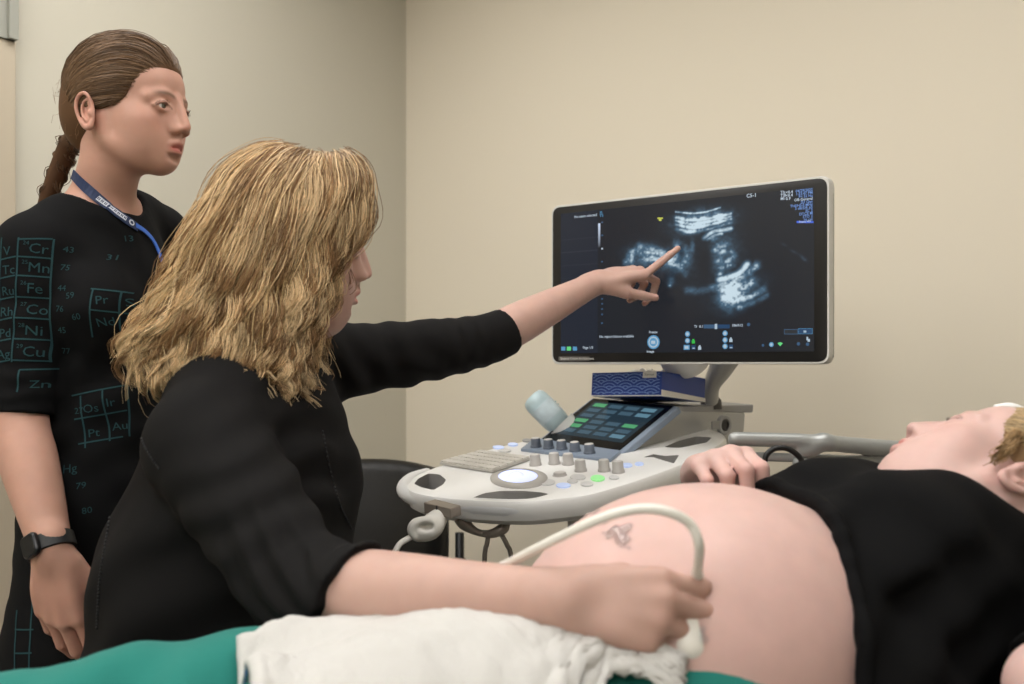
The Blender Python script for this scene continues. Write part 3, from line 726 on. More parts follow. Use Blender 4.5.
for row in range(8):
    zc = -0.012+row*0.0125
    for c_ in range(-1, 8):
        xc = (c_+0.5*(row % 2))*rad*1.5+0.004
        for r in (rad, rad*0.7, rad*0.4):
            P_ = []
            for t in np.linspace(0.22*math.pi, 0.78*math.pi, 9):
                for q in (r-0.0011, r+0.0011): P_.append((xc+q*math.cos(t), zc+q*math.sin(t)*0.72))
            for k in range(8):
                qd = [P_[2*k], P_[2*k+1], P_[2*k+3], P_[2*k+2]]
                if all(0.002 < a < lx-0.002 and 0.003 < z < XHT-0.001 for a, z in qd): b.poly([XA+nx_*a+ez*z-nrm(ey)*0.0008 for a, z in qd])
b.build('wave_print', m_boxw, tb)
def bx(a, z, h=0.0012): return XA+nx_*a+ez*z-nrm(ey)*h
b = MB(); b.prism([bx(0.045, XHT-0.013), bx(0.012, XHT-0.013), bx(0.012, XHT+0.0006), bx(0.045, XHT+0.0006)], -nrm(ey)*0.0006); tabm = b.build('white_tab', m_card, tb)
V, Fs = text_mesh('Kleenex', 0.007, 'CENTER'); b = MB(); b.add(bx(0.0285, XHT-0.0085, 0.0022)-nx_*V[:, :1]+ez*V[:, 1:2], Fs); b.build('tab_lettering', mat('grey ink', (120, 118, 116), 0.6), tabm)
f = Field(); cc = XA+ex*0.5+ey*0.5+ez*XHT
for s in np.linspace(-0.05, 0.05, 7): f.chain([cc+nx_*s-ez*0.004, cc+nx_*s*1.1+ez*(0.007+0.004*math.sin(s*90)), cc+nx_*s*0.9+ez*(0.011+0.003*math.cos(s*140))+nrm(ey)*0.01], [0.008, 0.006, 0.003], k=0.006)
V, Q = f.build(0.003); mesh_np('tissue', V, Q, m_card, tb)

# ================================================================== GEL BOTTLE in its holder
Bt, Bb = P(531, 396, 2.17), P(571, 436, 2.16)         # round base up, nozzle down
ax = nrm(Bb-Bt); RB = np.stack([nrm(np.cross(A(0, 1, 0), ax)), np.cross(ax, nrm(np.cross(A(0, 1, 0), ax))), ax], 1)
gb = thing('gel_bottle', 'pale blue squeeze bottle of gel tilted nozzle down beside the touch screen', 'bottle', Bb)
b = MB(); b.lathe([(0.012, 0), (0.022, 0.003), (0.027, 0.010), (0.0285, 0.02), (0.0285, 0.075), (0.026, 0.088), (0.018, 0.098), (0.012, 0.102)], Bt, RB, 28)
b.build('bottle_body', mat('bottle plastic', (204, 226, 232), 0.3, sss=0.0, noise=(38, 0.06), trans=0.25), gb, smooth=True, auto=60)
b = MB(); b.lathe([(0.0288, 0.030), (0.0289, 0.031), (0.0289, 0.066), (0.0288, 0.067)], Bt, RB, 28); b.build('bottle_label', mat('bottle label', (206, 222, 228), 0.4, noise=(60, 0.1)), gb, smooth=True)
b = MB()
for k, (t0, zz, L_) in enumerate(((2.3, 0.046, 0.9), (2.5, 0.054, 0.6))):
    aa = np.linspace(t0, t0+L_, 8); pts = [Bt+RB@A(0.0292*math.cos(a), 0.0292*math.sin(a), zz) for a in aa]; b.tube(pts, 0.0015, 5)
b.build('label_print', mat('teal ink', (96, 160, 176), 0.5), gb)
b = MB(); b.lathe([(0.013, 0.100), (0.013, 0.114), (0.006, 0.118), (0.003, 0.13)], Bt, RB, 20); b.build('nozzle', mat('nozzle white', (220, 222, 220), 0.4), gb, smooth=True, auto=40)
b = MB(); b.lathe([(0.012, 0.128), (0.034, 0.126), (0.036, 0.088), (0.033, 0.088), (0.031, 0.122), (0.012, 0.124)], Bt, RB, 24); b.build('bottle_holder', m_white, con, smooth=True, auto=40)
b = MB(); b.rbox(P(579, 415, 2.17), (0.012, 0.012, 0.016), 0.004); b.build('holder_clip', m_dark, con)
# ================================================================== PEOPLE: shared anatomy
def rotz(a): a = math.radians(a); c, s = math.cos(a), math.sin(a); return A([c, -s, 0], [s, c, 0], [0, 0, 1])
def roty(a): a = math.radians(a); c, s = math.cos(a), math.sin(a); return A([c, 0, s], [0, 1, 0], [-s, 0, c])
def rotx(a): a = math.radians(a); c, s = math.cos(a), math.sin(a); return A([1, 0, 0], [0, c, -s], [0, s, c])
def head(F, c, R, s=1.0, eyes='open', chin=0.0):
    """face +x, left +y, crown +z; origin between the ears at eye height"""
    c = np.asarray(c, float)
    def p(*v): return c+R@(A(*v)*s)
    def el(v, r, k=0.01, rot=None, sub=False): F.ell(p(*v), A(*r)*s, R if rot is None else R@rot, k=k*s, sub=sub)
    def ch(vs, rs, k=0.01, sub=False): F.chain([p(*v) for v in vs], A(*rs)*s, k=k*s, sub=sub)
    el((-.018, 0, .034), (.094, .073, .082), .02)
    el((.037, 0, .036), (.048, .057, .052), .025)
    el((.026, 0, -.03), (.050, .055, .060), .03)
    el((.024, 0, -.060), (.046, .045, .040), .03)
    for y in (-1, 1):
        ch([(-.014, y*.054, -.028), (-.006, y*.052, -.058), (.032, y*.033, -.080), (.055, y*.010, -.087)], (.014, .013, .013, .012), .025)
        el((.042, y*.041, -.024), (.027, .020, .018), .025)
        el((.042, y*.034, -.048), (.026, .020, .026), .025)
        ch([(.082, y*.009, .012), (.0785, y*.028, .0165), (.063, y*.047, .011)], (.006, .0075, .007), .012)
        el((.0965, y*.0335, -.002), (.0180, .0170, .0095), .012, sub=True)
    el((.060+chin, 0, -.0845), (.018, .018, .0145), .018)
    el((.055, 0, -.062), (.029, .033, .030), .025)
    for y in (-1, 1):
        if eyes == 'open':
            F.ell(p(.0710, y*.031, -.001), .0140*s, None, k=.005*s)
            el((.0865, y*.0326, -.0026), (.0085, .0150, .0045), .002, sub=True)
            ch([(.0800, y*.0170, -.002), (.0862, y*.027, .0040), (.0834, y*.0365, .0034), (.0730, y*.0470, -.003)], (.0016, .0022, .0022, .0016), .003)
            ch([(.0800, y*.0180, -.003), (.0838, y*.028, -.0084), (.0810, y*.037, -.0080), (.0730, y*.0460, -.0036)], (.0014, .0014, .0014, .0014), .003)
        else:
            F.ell(p(.0710, y*.031, -.001), .0142*s, None, k=.006*s)
            ch([(.080, y*.020, -.005), (.083, y*.030, -.0085), (.075, y*.043, -.006)], (.0016, .0018, .0014), .002)
    ch([(.083, 0, .017), (.0920, 0, .001), (.0985, 0, -.016), (.1035, 0, -.0305)], (.0085, .0078, .0082, .0086), .010)
    for y in (-1, 1):
        el((.077, y*.0140, -.017), (.0145, .0105, .023), .010)
        el((.0860, y*.0110, -.0270), (.0105, .0085, .0105), .008)
        el((.0915, y*.0115, -.0365), (.0125, .0075, .0076), .008)
        el((.0975, y*.0065, -.0435), (.006, .0034, .004), .002, rotz(y*15), sub=True)
    el((.0860, 0, -.049), (.009, .006, .009), .009)
    ch([(.068, -.024, -.0655), (.0845, -.013, -.0605), (.0912, -.004, -.0572), (.0902, 0, -.0590), (.0912, .004, -.0572), (.0845, .013, -.0605), (.068, .024, -.0655)], (.003, .0048, .0050, .0046, .0050, .0048, .003), .005)
    ch([(.069, -.022, -.0675), (.0835, -.012, -.0722), (.0885, 0, -.0732), (.0835, .012, -.0722), (.069, .022, -.0675)], (.0030, .0048, .0056, .0048, .0030), .005)
    ch([(.072, -.023, -.0668), (.0900, -.008, -.0662), (.0925, 0, -.0666), (.0900, .008, -.0662), (.072, .023, -.0668)], (.0012, .0011, .0010, .0011, .0012), .0025, sub=True)
    el((.087, 0, -.0815), (.007, .014, .003), .010, sub=True)
    for y in (-1, 1):                                   # ears
        rt = rotz(y*20)@roty(-12)
        e0 = A(-.028, y*.074, -.018)
        el(e0, (.0175, .0045, .028), .006, rt)
        el(e0+rt@A(-.002, y*.0065, .003), (.0125, .0062, .0195), .003, rt, sub=True)
        rim = [e0+rt@A(x_, y*y_, z_) for x_, y_, z_ in ((.013, .001, .003), (.014, .005, .018), (.006, .008, .0285), (-.009, .009, .027), (-.0180, .009, .012), (-.0160, .006, -.008), (-.007, .004, -.023), (.004, .003, -.028), (.010, .001, -.020))]
        ch(rim, (.0028, .0030, .0034, .0036, .0034, .0032, .0044, .0052, .0036), .0025)
        ch([e0+rt@A(x_, y*y_, z_) for x_, y_, z_ in ((.006, .004, .020), (-.006, .005, .014), (-.0085, .005, -.002), (-.002, .004, -.014))], (.0018, .0024, .0026, .003), .0025)
        el(e0+rt@A(.010, y*.004, -.006), (.004, .004, .006), .003, rt)
    return p
def head_cols(V, c, R, s, col, lip, brow, browamt=0.8, eye_dark=0.35):
    q = ((V-np.asarray(c, float))@R)/s
    x, y, z = q.T; inh = (np.abs(q) < .14).all(1) & (x > 0.03)
    def g(cx, cy, cz, rx, ry, rz): return np.exp(-(((x-cx)/rx)**2+((np.abs(y)-cy)/ry)**2+((z-cz)/rz)**2))*inh
    def mixc(col, w_, c2): return col*(1-w_[:, None])+np.asarray(c2)*w_[:, None]
    base = col.copy()
    col = mixc(col, 0.35*g(.06, .042, -.030, .03, .022, .020), base*A(1.02, .80, .78))
    col = mixc(col, 0.40*g(.107, 0, -.034, .012, .014, .012), base*A(1.0, .82, .80))
    lm = np.clip(1.5*g(.089, .004, -.066, .02, .0155, .0092)-.25, 0, 1); col = mixc(col, np.clip(lm, 0, .85), lip)
    col = mixc(col, 0.75*g(.0975, .0065, -.0440, .004, .003, .0025), base*.3)  # nostril hollows darkened in the colour to stand for shade
    zb = .0195-.0035*((np.abs(y)-.027)/.018)**2
    bm = np.exp(-((z-zb)/.0040)**2)*(np.abs(y) > .009)*np.clip((np.abs(y)-.008)/.006, 0, 1)*np.clip((.050-np.abs(y))/.010, 0, 1)*(x > .045)*inh
    col = mixc(col, browamt*bm, brow)
    zl = .0022-.0058*((np.abs(y)-.031)/.0135)**2
    lm = np.exp(-((z-zl)/.0016)**2)*(np.abs(np.abs(y)-.031) < .0145)*(x > .062)*inh
    col = mixc(col, eye_dark*2*lm.clip(0, .5)*1.4, A(.03, .02, .015))
    er = (np.abs(y) > .066)*(x < .005)*(x > -.065)*(np.abs(z+.020) < .035)
    col = mixc(col, 0.3*er, base*A(1.0, .80, .78))
    return col
HANDF = {'i': ((.088, .0255, .000), (.043, .026, .021), .0088), 'm': ((.0915, .0055, .003), (.047, .030, .022), .0090), 'r': ((.0865, -.0140, .001), (.043, .028, .021), .0085), 'p': ((.077, -.0315, -.004), (.033, .020, .018), .0075)}
def hand(F, wrist, fdir, dorsal, side, s, fingers, thumb, wr=.024, fat=1.0, kf=.0035):
    """fingers {name: (splay, b1, b2, b3)}; thumb list of local points; side +1 right, -1 left"""
    x = nrm(fdir); z = np.asarray(dorsal, float); z = nrm(z-x*(z@x)); y = np.cross(z, x)*side
    w0 = np.asarray(wrist, float)
    def L(v): return w0+s*(x*v[0]+y*v[1]+z*v[2])
    F.chain([L((-.02, 0, 0)), L((.012, 0, .001))], A(wr*.95, wr*.95)*1.0, k=.012, flat=(z, .80))
    for y0, key_, r0, r1 in ((.016, 'i', .0125, .0118), (.005, 'm', .0128, .0122), (-.006, 'r', .0125, .0115), (-.016, 'p', .0120, .0105)):
        m = HANDF[key_][0]; F.chain([L((.006, y0, 0)), L((m[0]*.55, (y0+m[1])*.52, .003)), L(m)], A(r0, r0, r1)*s*fat, k=.010*s)
    F.ell(L((.048, -.004, -.006)), A(.044, .030, .012)*s*fat, np.stack([x, y, z], 1), k=.012*s)
    F.chain([L(v) for v in thumb[:2]], A(.015, .0130)*s*fat, k=.014*s)
    tips = {}
    for k_, (sp, b1, b2, b3) in fingers.items():
        m, ln, r = HANDF[k_]; pts = [A(*m)]; b_ = 0; a = math.radians(sp)
        for ll, bb in zip(ln, (b1, b2, b3)):
            b_ += math.radians(bb); d = A(math.cos(b_)*math.cos(a), math.cos(b_)*math.sin(a), -math.sin(b_)); pts.append(pts[-1]+d*ll)
        pts = [L(q_) for q_ in pts]; rr = A(r*1.12, r*1.02, r*.92, r*.74)*s*fat
        for j in range(3): F.chain([pts[j], (pts[j]+pts[j+1])/2, pts[j+1]], [rr[j], (rr[j]+rr[j+1])/2*.955, rr[j+1]], k=kf*s if j == 0 else .0012, n=3)
        tips[k_] = (pts, rr)
    T = [L(v) for v in thumb]; rr = A(.0135, .0118, .0105, .0080)[:len(T)]*s*fat
    for j in range(len(T)-1): F.chain([T[j], (T[j]+T[j+1])/2, T[j+1]], [rr[j], (rr[j]+rr[j+1])/2*.98, rr[j+1]], k=.006*s if j == 0 else .0012, n=3)
    tips['t'] = (T, rr)
    return L, tips
def redden(V, col, pts, r, amt, tint):
    for q in pts:
        w_ = amt*np.exp(-((V-q)**2).sum(1)/(r*r)); col = col*(1-w_[:, None])+col*np.asarray(tint)*w_[:, None]
    return col
def eye_obj(p, s, side, R, parent, iris, look=(1, 0, 0)):
    """eyeball with iris and pupil"""
    c = p(.0710, side*.031, -.001); r = .0127*s
    n = 20; th = np.linspace(0, math.pi, 15); d = nrm(R@nrm(A(*look)))
    u = nrm(np.cross(d, A(0, 0, 1))); v = np.cross(d, u); V = []; cl = []
    for t in th:
        for a in np.linspace(0, 2*math.pi, n, endpoint=False):
            V.append(c+r*(math.cos(t)*d+math.sin(t)*(math.cos(a)*u+math.sin(a)*v)))
            cl.append((.01, .01, .01) if t < .19 else (lin(iris) if t < .47 else (.62, .58, .55)))
    Fq = A(*[[i*n+k, i*n+(k+1) % n, (i+1)*n+(k+1) % n, (i+1)*n+k] for i in range(14) for k in range(n)]).astype(int)
    return mesh_np('eyeball', A(*V), Fq, M_EYE, parent, col=A(*cl))
M_EYE = mat('eyeball', (200, 195, 190), 0.12, attr='Col')
M_SKIN = mat('skin', (214, 160, 140), 0.48, spec=0.35, sss=0.18, attr='Col', bump=(520, 0.10, 0.0006), noise=(30, 0.05))
M_HAIR_B = mat('hair strands', (150, 110, 70), 0.42, spec=0.35, attr='Col')
M_HAIRCAP = mat('hair mass', (110, 80, 50), 0.6, spec=0.2, attr='Col')
def col_of(n, c): return np.tile(A(*lin(c)), (n, 1))
def fold(c, d, wl, amp, r, ph=0.0, d2=None):
    """cloth folds: ripples along direction d around c, fading at radius r"""
    c, d = np.asarray(c, float), nrm(d)
    d2 = nrm(d2) if d2 is not None else nrm(np.cross(d, A(.3, .5, .8)))
    def fn(p):
        q = p-c; s_ = q@d; t_ = q@d2
        return (amp*np.sin(s_*2*math.pi/wl+ph+1.6*np.sin(t_*2*math.pi/(wl*3.1)+ph*2))*np.exp(-(q*q).sum(-1)/(r*r))).astype(np.float32)
    return fn, c-2.2*r, c+2.2*r
# ================================================================== STANDING PERSON in the printed dress
sw = thing('person', 'standing woman in a black printed dress with a long brown braid, lanyard and dark wristwatch', 'person', (-0.68, 1.64, 0))
HC1 = P(132, 112, 1.60); HR1 = rotz(-15)@roty(1)@rotx(-1); HS1 = .95
tf, tl = nrm(A(.92, -.38, 0)), nrm(A(.38, .92, 0)); TR = np.stack([tf, tl, A(0, 0, 1)], 1)
RS1, EL1, WR1 = P(34, 250, 1.53), P(20, 428, 1.50), P(53, 554, 1.425)
LS1 = P(158, 236, 1.80); EL1b, WR1b = LS1+A(.03, .04, -.28), LS1+A(.12, -.02, -.50)
NB1 = P(100, 222, 1.63)
B1 = Field()
h1 = head(B1, HC1, HR1, HS1)
B1.chain([h1(-.034, 0, -.045), h1(-.040, 0, -.090), NB1+A(0.002, 0, .03), NB1-A(.004, 0, .03)], [.049, .047, .051, .062], k=.02)
B1.chain([RS1-A(0, 0, .004), (RS1+NB1)/2+A(0, 0, .012), NB1], [.045, .043, .045], k=.03)
B1.chain([LS1, (LS1+NB1)/2+A(0, 0, .016), NB1], [.045, .043, .045], k=.03)
B1.ell(P(98, 300, 1.64), (.09, .14, .15), TR, k=.04); B1.ell(A(-.655, 1.64, 1.06), (.080, .11, .14), TR, k=.05); B1.ell(A(-.655, 1.64, .90), (.085, .13, .14), TR, k=.05)
B1.chain([RS1, RS1*.5+EL1*.5, EL1], [.044, .041, .036], k=.02)
B1.chain([EL1, EL1*.72+WR1*.28, WR1*.9+EL1*.1, WR1], [.038, .041, .029, .025], k=.015)
B1.chain([LS1, EL1b], [.043, .034], k=.02); B1.chain([EL1b, WR1b], [.035, .024], k=.015)
for s_ in (-1, 1): B1.chain([A(-.655, 1.64, .85)+tl*s_*.060, A(-.67, 1.64, .48)+tl*s_*.075, A(-.70, 1.64, .28)+tl*s_*.075, A(-.695, 1.64, .09)+tl*s_*.075], [.072, .052, .048, .036], k=.02)
L1, t1 = hand(B1, WR1, P(70, 655, 1.44)-WR1+A(0, 0, -.02), A(-.22, -.97, .05), 1, 1.08, {'i': (3, 14, 24, 16), 'm': (1, 16, 24, 16), 'r': (-3, 18, 26, 16), 'p': (-7, 22, 28, 18)}, [(.018, .020, -.008), (.048, .034, -.018), (.075, .034, -.028), (.098, .028, -.034)], wr=.026)
hand(B1, WR1b, A(.15, 0, -1), A(.5, .85, 0), -1, .93, {'i': (3, 14, 24, 16), 'm': (1, 18, 28, 18), 'r': (-2, 22, 30, 18), 'p': (-5, 24, 32, 20)}, [(.018, .020, -.008), (.048, .034, -.018), (.075, .034, -.028), (.098, .028, -.034)], wr=.023)
V, Q = B1.build(0.0022)
V = smooth_np(V, Q, 1, .4); V1, Q1 = V, Q
cl = col_of(len(V), (191, 147, 129)); cl = head_cols(V, HC1, HR1, HS1, cl, lin((176, 98, 90)), lin((88, 62, 44)))
hm = np.clip((WR1[2]-V[:, 2])/.05, 0, 1)*(V[:, 0] < -.5); cl = cl*(1-.25*hm[:, None])+cl*A(1.0, .80, .76)*.25*hm[:, None]
body1 = mesh_np('body', V, Q, M_SKIN, sw, col=cl)
for s_ in (-1, 1): eye_obj(h1, HS1, s_, HR1, body1, (86, 84, 70), (1, .05, -.02))
# lashes and brow hairs
def lash(h, R, s, parent, colr, closed=False, ll=1.0):
    ps = []
    for y in (-1, 1):
        for t in np.linspace(-1, 1, 26):
            yy = .031+t*.0135; z0 = (.0024-.0055*t*t) if not closed else (-.0085+.002*t*t)
            x0 = .0845-.006*abs(t)-.004*(t > 0)*t
            a = A(x0, y*yy, z0); d = A(.006, y*(.001+.0025*t), .0035 if not closed else -.003)*ll
            ps.append([h(*(a+d*u*(1+.1*math.sin(9*t))+A(0, 0, .0015*u*u))) for u in np.linspace(0, 1, 5)])
    return strands('eyelashes', np.array(ps), np.linspace(.0004, .0001, 5)*s, np.tile(A(*lin(colr)), (len(ps), 1)), M_HAIR_B, parent)
lash(h1, HR1, HS1, body1, (40, 28, 20))
# ---- hair: smooth cap combed back, ending in a braid
HCC, HCR = A(-.018, 0, .038), A(.1045, .0800, .0990)
F = Field(); F.ell(h1(*HCC), HCR*.945, HR1, k=.01)
NAPE = (-.098, 0, -.040)
F.ell(h1(-.075, 0, -.012), (.045, .052, .055), HR1, k=.03)
F.ell(h1(.092, 0, -.020), (.070, .10, .074), HR1@roty(20), k=.012, sub=True)
for y in (-1, 1):
    F.ell(h1(.036, y*.075, -.045), (.050, .05, .044), HR1, k=.008, sub=True)
    F.ell(h1(-.026, y*.088, -.022), (.019, .022, .027), HR1, k=.005, sub=True)
V, Q = F.build(.0035); hair1 = mesh_np('hair', V, Q, M_HAIRCAP, sw, col=col_of(len(V), (92, 66, 44)))
def ell_pt(d, k=1.0): return HCC+HCR*d*k
starts = []
for t in np.linspace(-1, 1, 150):
    a = abs(t); y = np.sign(t)
    # hairline from the middle of the forehead to the temple, then over the ear
    hx = np.interp(a, [0, .25, .45, .62, .78, 1], [.080, .076, .062, .047, .024, -.014])
    hy = np.interp(a, [0, .25, .45, .62, .78, 1], [.000, .028, .053, .066, .073, .077])
    hz = np.interp(a, [0, .25, .45, .62, .78, 1], [.074, .068, .050, .028, -.006, .004])
    starts.append((A(hx, y*hy, hz), a, y))
ps, cs = [], []
for (st, a, y) in starts:
    d0 = nrm((st-HCC)/HCR)
    for k in range(16):
        d = nrm(d0+rng.normal(0, .03, 3)+A(-.02*rng.random(), 0, 0))
        e = nrm(A(-.78+rng.normal(0, .05), y*(.10+.16*a)+rng.normal(0, .04), -.72+rng.normal(0, .06)))
        e2 = nrm(A(-.95, y*(.25+.2*(1-a)), .15+.55*(1-a)))
        path = []
        off = 1.0+.035*rng.random()
        w_ = rng.normal(0, .012)
        for u in np.linspace(0, 1, 18):
            m = nrm(d*(1-u)**2+2*u*(1-u)*nrm(d+e2+e*.4)*1.0+e*u*u)
            kk = off*(.965+.035*min(1, u*5))*(1-.05*u*u*u)
            q = HCC+HCR*m*kk; q = q+A(0, 0, w_*math.sin(u*7)*.25)
            path.append(h1(*q))
        ps.append(path)
        tnt = A(*lin((116, 90, 66)))*(.55+.75*rng.random()**1.5); cs.append(tnt)
strands('hair_strands', np.array(ps), np.interp(np.linspace(0, 1, 18), [0, .1, .9, 1], [.0003, .0006, .0006, .0004]), np.array(cs), M_HAIR_B, hair1)
# braid
bp = spline([h1(-.086, 0, -.030), P(72, 142, 1.66), P(63, 160, 1.68), P(52, 188, 1.69), P(43, 215, 1.70), P(38, 250, 1.71)], 60)
bt = nrm(np.gradient(bp, axis=0)); bu = nrm(np.cross(bt, A(0.2, 1, 0))); bv = np.cross(bt, bu)
ps, cs = [], []
wd = np.interp(np.linspace(0, 1, 60), [0, .15, .5, .9, 1], [.026, .0165, .0150, .0110, .005])
F = Field(); F.chain(bp[::6], wd[::6]*1.05, k=.01); V, Q = F.build(.004)
br = mesh_np('braid', V, Q, M_HAIRCAP, hair1, col=col_of(len(V), (78, 54, 36)))
for b_ in range(3):
    for k in range(90):
        o1, o2 = rng.normal(0, .42, 2); ph = b_*2*math.pi/3
        t = np.linspace(0, 1, 60)*2*math.pi*2.6+ph
        path = bp+bu*(wd*(np.sin(t)*.72+o1*.60))[:, None]+bv*(wd*(np.sin(2*t)*.5+o2*.6))[:, None]+rng.normal(0, .0003, (60, 3))
        ps.append(path); cs.append(A(*lin((104, 78, 56)))*(.5+.8*rng.random()**1.5))
strands('braid_strands', np.array(ps), np.full(60, .00065), np.array(cs), M_HAIR_B, br)
ps, cs = [], []
for k in range(70):                                   # loose wisps at the nape and crown
    u = rng.random(); st = h1(*(HCC+HCR*nrm(A(-.9+.4*rng.normal(), .5*rng.normal(), -.5+.3*rng.normal()))*1.0)); d = nrm(A(-.6, rng.normal(0, .5), -.8))*(.012+.02*rng.random())
    ps.append([st+d*v_+A(rng.normal(0, .002), 0, .01*v_*v_*rng.normal()) for v_ in np.linspace(0, 1, 6)]); cs.append(A(*lin((130, 98, 66))))
strands('hair_wisps', np.array(ps), np.linspace(.0004, .0002, 6), np.array(cs), M_HAIR_B, hair1)
# ---- the dress
D = Field()
D.ell(P(98, 300, 1.64), (.102, .152, .165), TR, k=.05)
for s_ in (-1, 1): D.ell(P(98, 300, 1.64)+tf*.075+tl*s_*.068-A(0, 0, .02), (.052, .06, .062), TR, k=.04)
D.ell(A(-.652, 1.64, 1.06), (.094, .124, .15), TR, k=.06); D.ell(A(-.655, 1.64, .90), (.105, .150, .15), TR, k=.06)
D.chain([RS1-A(0, 0, .002), (RS1+NB1)/2+A(0, 0, .016), NB1-A(0, 0, .015)], [.050, .050, .060], k=.03)
D.chain([LS1, (LS1+NB1)/2+A(0, 0, .02), NB1-A(0, 0, .015)], [.050, .050, .060], k=.03)
D.chain([A(-.655, 1.64, .88), A(-.672, 1.63, .70), A(-.68, 1.63, .52)], [.140, .162, .18], k=.05, flat=(tf, .78))
SE = EL1*.98+RS1*.02
D.chain([RS1, RS1*.8+EL1*.2], [.052, .05], k=.02)
DS = Field(); DS.chain([RS1, RS1*.5+EL1*.5, SE, SE+nrm(EL1-RS1)*.03], [.053, .048, .044, .044], k=.02)
DS.disp(*fold(P(20, 390, 1.46), A(.2, 0, 1), .03, .0016, .06)); DS.disp(*fold(P(30, 310, 1.48), A(.5, 0, 1), .05, .002, .08))
DS.cut(P(26, 414, 1.5), nrm(EL1-RS1), EL1, .10)
D.chain([LS1, EL1b, EL1b+A(0, 0, -.03)], [.052, .043, .043], k=.02)
D.cut(EL1b, A(0, 0, -1), EL1b, .08)
D.cut(A(-.70, 1.63, .54), A(0, 0, -1), A(-.70, 1.63, .42), .30)
# neckline
D.ell(NB1+A(.018, -.01, .058), (.082, .070, .060), TR@roty(-14), k=.006, sub=True)
for a in ((P(60, 330, 1.56), A(.3, 0, 1), .05, .0022, .08, .4), (P(90, 395, 1.58), A(-.5, 0, 1), .06, .004, .12, 1.0), (P(120, 250, 1.58), A(.8, 0, .6), .045, .003, .08, 2.), (P(95, 470, 1.58), A(.4, 0, 1), .07, .003, .14, 2.)): D.disp(*fold(*a))
D.field(DS, .012); V, Q = D.build(.004); V = smooth_np(V, Q, 1); VD, QD = V, Q
m_dress = mat('black jersey', (18, 18, 19), 0.9, spec=0.15, bump=(700, 0.12, 0.0008))
m_print = mat('teal print', (44, 70, 74), 0.9, spec=0.1)
tree = bvh_of(VD, QD)
DB = MB()
def onto(x, z, off=.0012, ori=(0, 1, 0), y0=0.6, tr=None):
    hit = (tr or tree).ray_cast(Vector((x, y0, z)), Vector(ori))
    return None if hit[0] is None else np.array(hit[0])+np.array(hit[1])*off
def put(V2, Fs, m=0):
    pts = []; okv = []
    for x, z in V2:
        q = onto(x, z); okv.append(q is not None); pts.append(q if q is not None else A(0, 0, 0))
    for f in Fs:
        if all(okv[i] for i in f):
            y_ = [pts[i][1] for i in f]
            if max(y_)-min(y_) < .02: DB.poly([pts[i] for i in f])
def sc1(px, py, Y): q = P(px, py, Y); return q[0], q[2]
def pline(p0, p1, Y, wdt=.0011):
    (x0, z0), (x1, z1) = sc1(*p0, Y), sc1(*p1, Y); n_ = max(2, int(math.hypot(x1-x0, z1-z0)/.004)); d = nrm(A(x1-x0, z1-z0)); nn = A(-d[1], d[0])*wdt
    for k in range(n_):
        a = A(x0, z0)+(A(x1, z1)-A(x0, z0))*k/n_; b_ = A(x0, z0)+(A(x1, z1)-A(x0, z0))*(k+1)/n_
        put([a-nn, b_-nn, b_+nn, a+nn], [(0, 1, 2, 3)])
def ptxt(s, px, py, hpx, Y, rot=0):
    V2, Fs = text_mesh(s, hpx*1.42e-3*Y*1.0); c_, s_ = math.cos(math.radians(rot)), math.sin(math.radians(rot)); x0, z0 = sc1(px, py, Y)
    put([(x0+c_*a-s_*b2, z0+s_*a+c_*b2) for a, b2, _ in V2], Fs)
# cells of the element chart: sleeve
for i, (sym, y_) in enumerate((('Cr', 253), ('Mn', 272), ('Fe', 293), ('Co', 314), ('Ni', 335), ('Cu', 356))):
    sh = -i*.8
    ptxt(sym, 30+sh, y_, 10, 1.48, -3); ptxt(str(24+i), 25+sh, y_-8, 4, 1.48, -3); ptxt(('43', '75', '44', '76', '45', '77')[i], 55+sh, y_-3, 6, 1.48, -3)
    ptxt(('V', 'Tc', 'Ru', 'Rh', 'Pd', 'Ag')[i], 6+sh, y_+3, 9, 1.48, 4)
    pline((21+sh, y_+4), (49+sh, y_+5), 1.48); pline((3+sh, y_+7), (19+sh, y_+4), 1.48)
for x_, s_ in ((21, -4), (49, -4), (3, -3)): pline((x_, 238), (x_+s_, 362), 1.48)
pline((20, 240), (48, 238), 1.48)
pline((24, 370), (48, 369), 1.48); pline((24, 370), (23, 392), 1.48); ptxt('Zn', 32, 388, 8, 1.48)
# chest, waist and skirt
for (x0, y0, x1, y1) in ((108, 292, 160, 296), (108, 312, 150, 316), (82, 395, 128, 385), (86, 418, 128, 410), (90, 442, 126, 436)): pline((x0, y0), (x1, y1), 1.56)
for (x0, y0, x1, y1) in ((110, 292, 107, 338), (131, 294, 129, 332), (90, 395, 97, 446), (109, 390, 116, 440), (128, 386, 131, 436)): pline((x0, y0), (x1, y1), 1.56)
for s_, x_, y_, h_ in (('59', 86, 302, 6), ('60', 92, 322, 6), ('Pr', 113, 307, 8), ('Nd', 113, 328, 8), ('Sm', 134, 308, 8), ('Eu', 133, 328, 8), ('27', 86, 413, 6), ('Os', 94, 412, 8), ('Ir', 113, 406, 8), ('Pt', 98, 436, 8), ('Au', 117, 430, 8), ('79', 92, 485, 6), ('80', 100, 508, 6), ('Hg', 78, 470, 8), ('13', 118, 240, 6), ('Al', 150, 245, 8), ('Si', 158, 262, 8), ('31', 112, 262, 6)): ptxt(s_, x_, y_, h_, 1.56, 8)
for (x0, y0, x1, y1) in ((18, 610, 22, 668), (36, 600, 38, 668), (18, 628, 40, 626), (20, 650, 40, 648)): pline((x0, y0), (x1, y1), 1.5)
nd = len(VD); Vp = np.concatenate([VD]+DB.V); Fp = [tuple(f) for f in QD]+[tuple(i+nd for i in f) for f in DB.F]
dress = mesh_np('dress', Vp, Fp, [m_dress, m_print], sw, mi=[0]*len(QD)+[1]*len(DB.F))
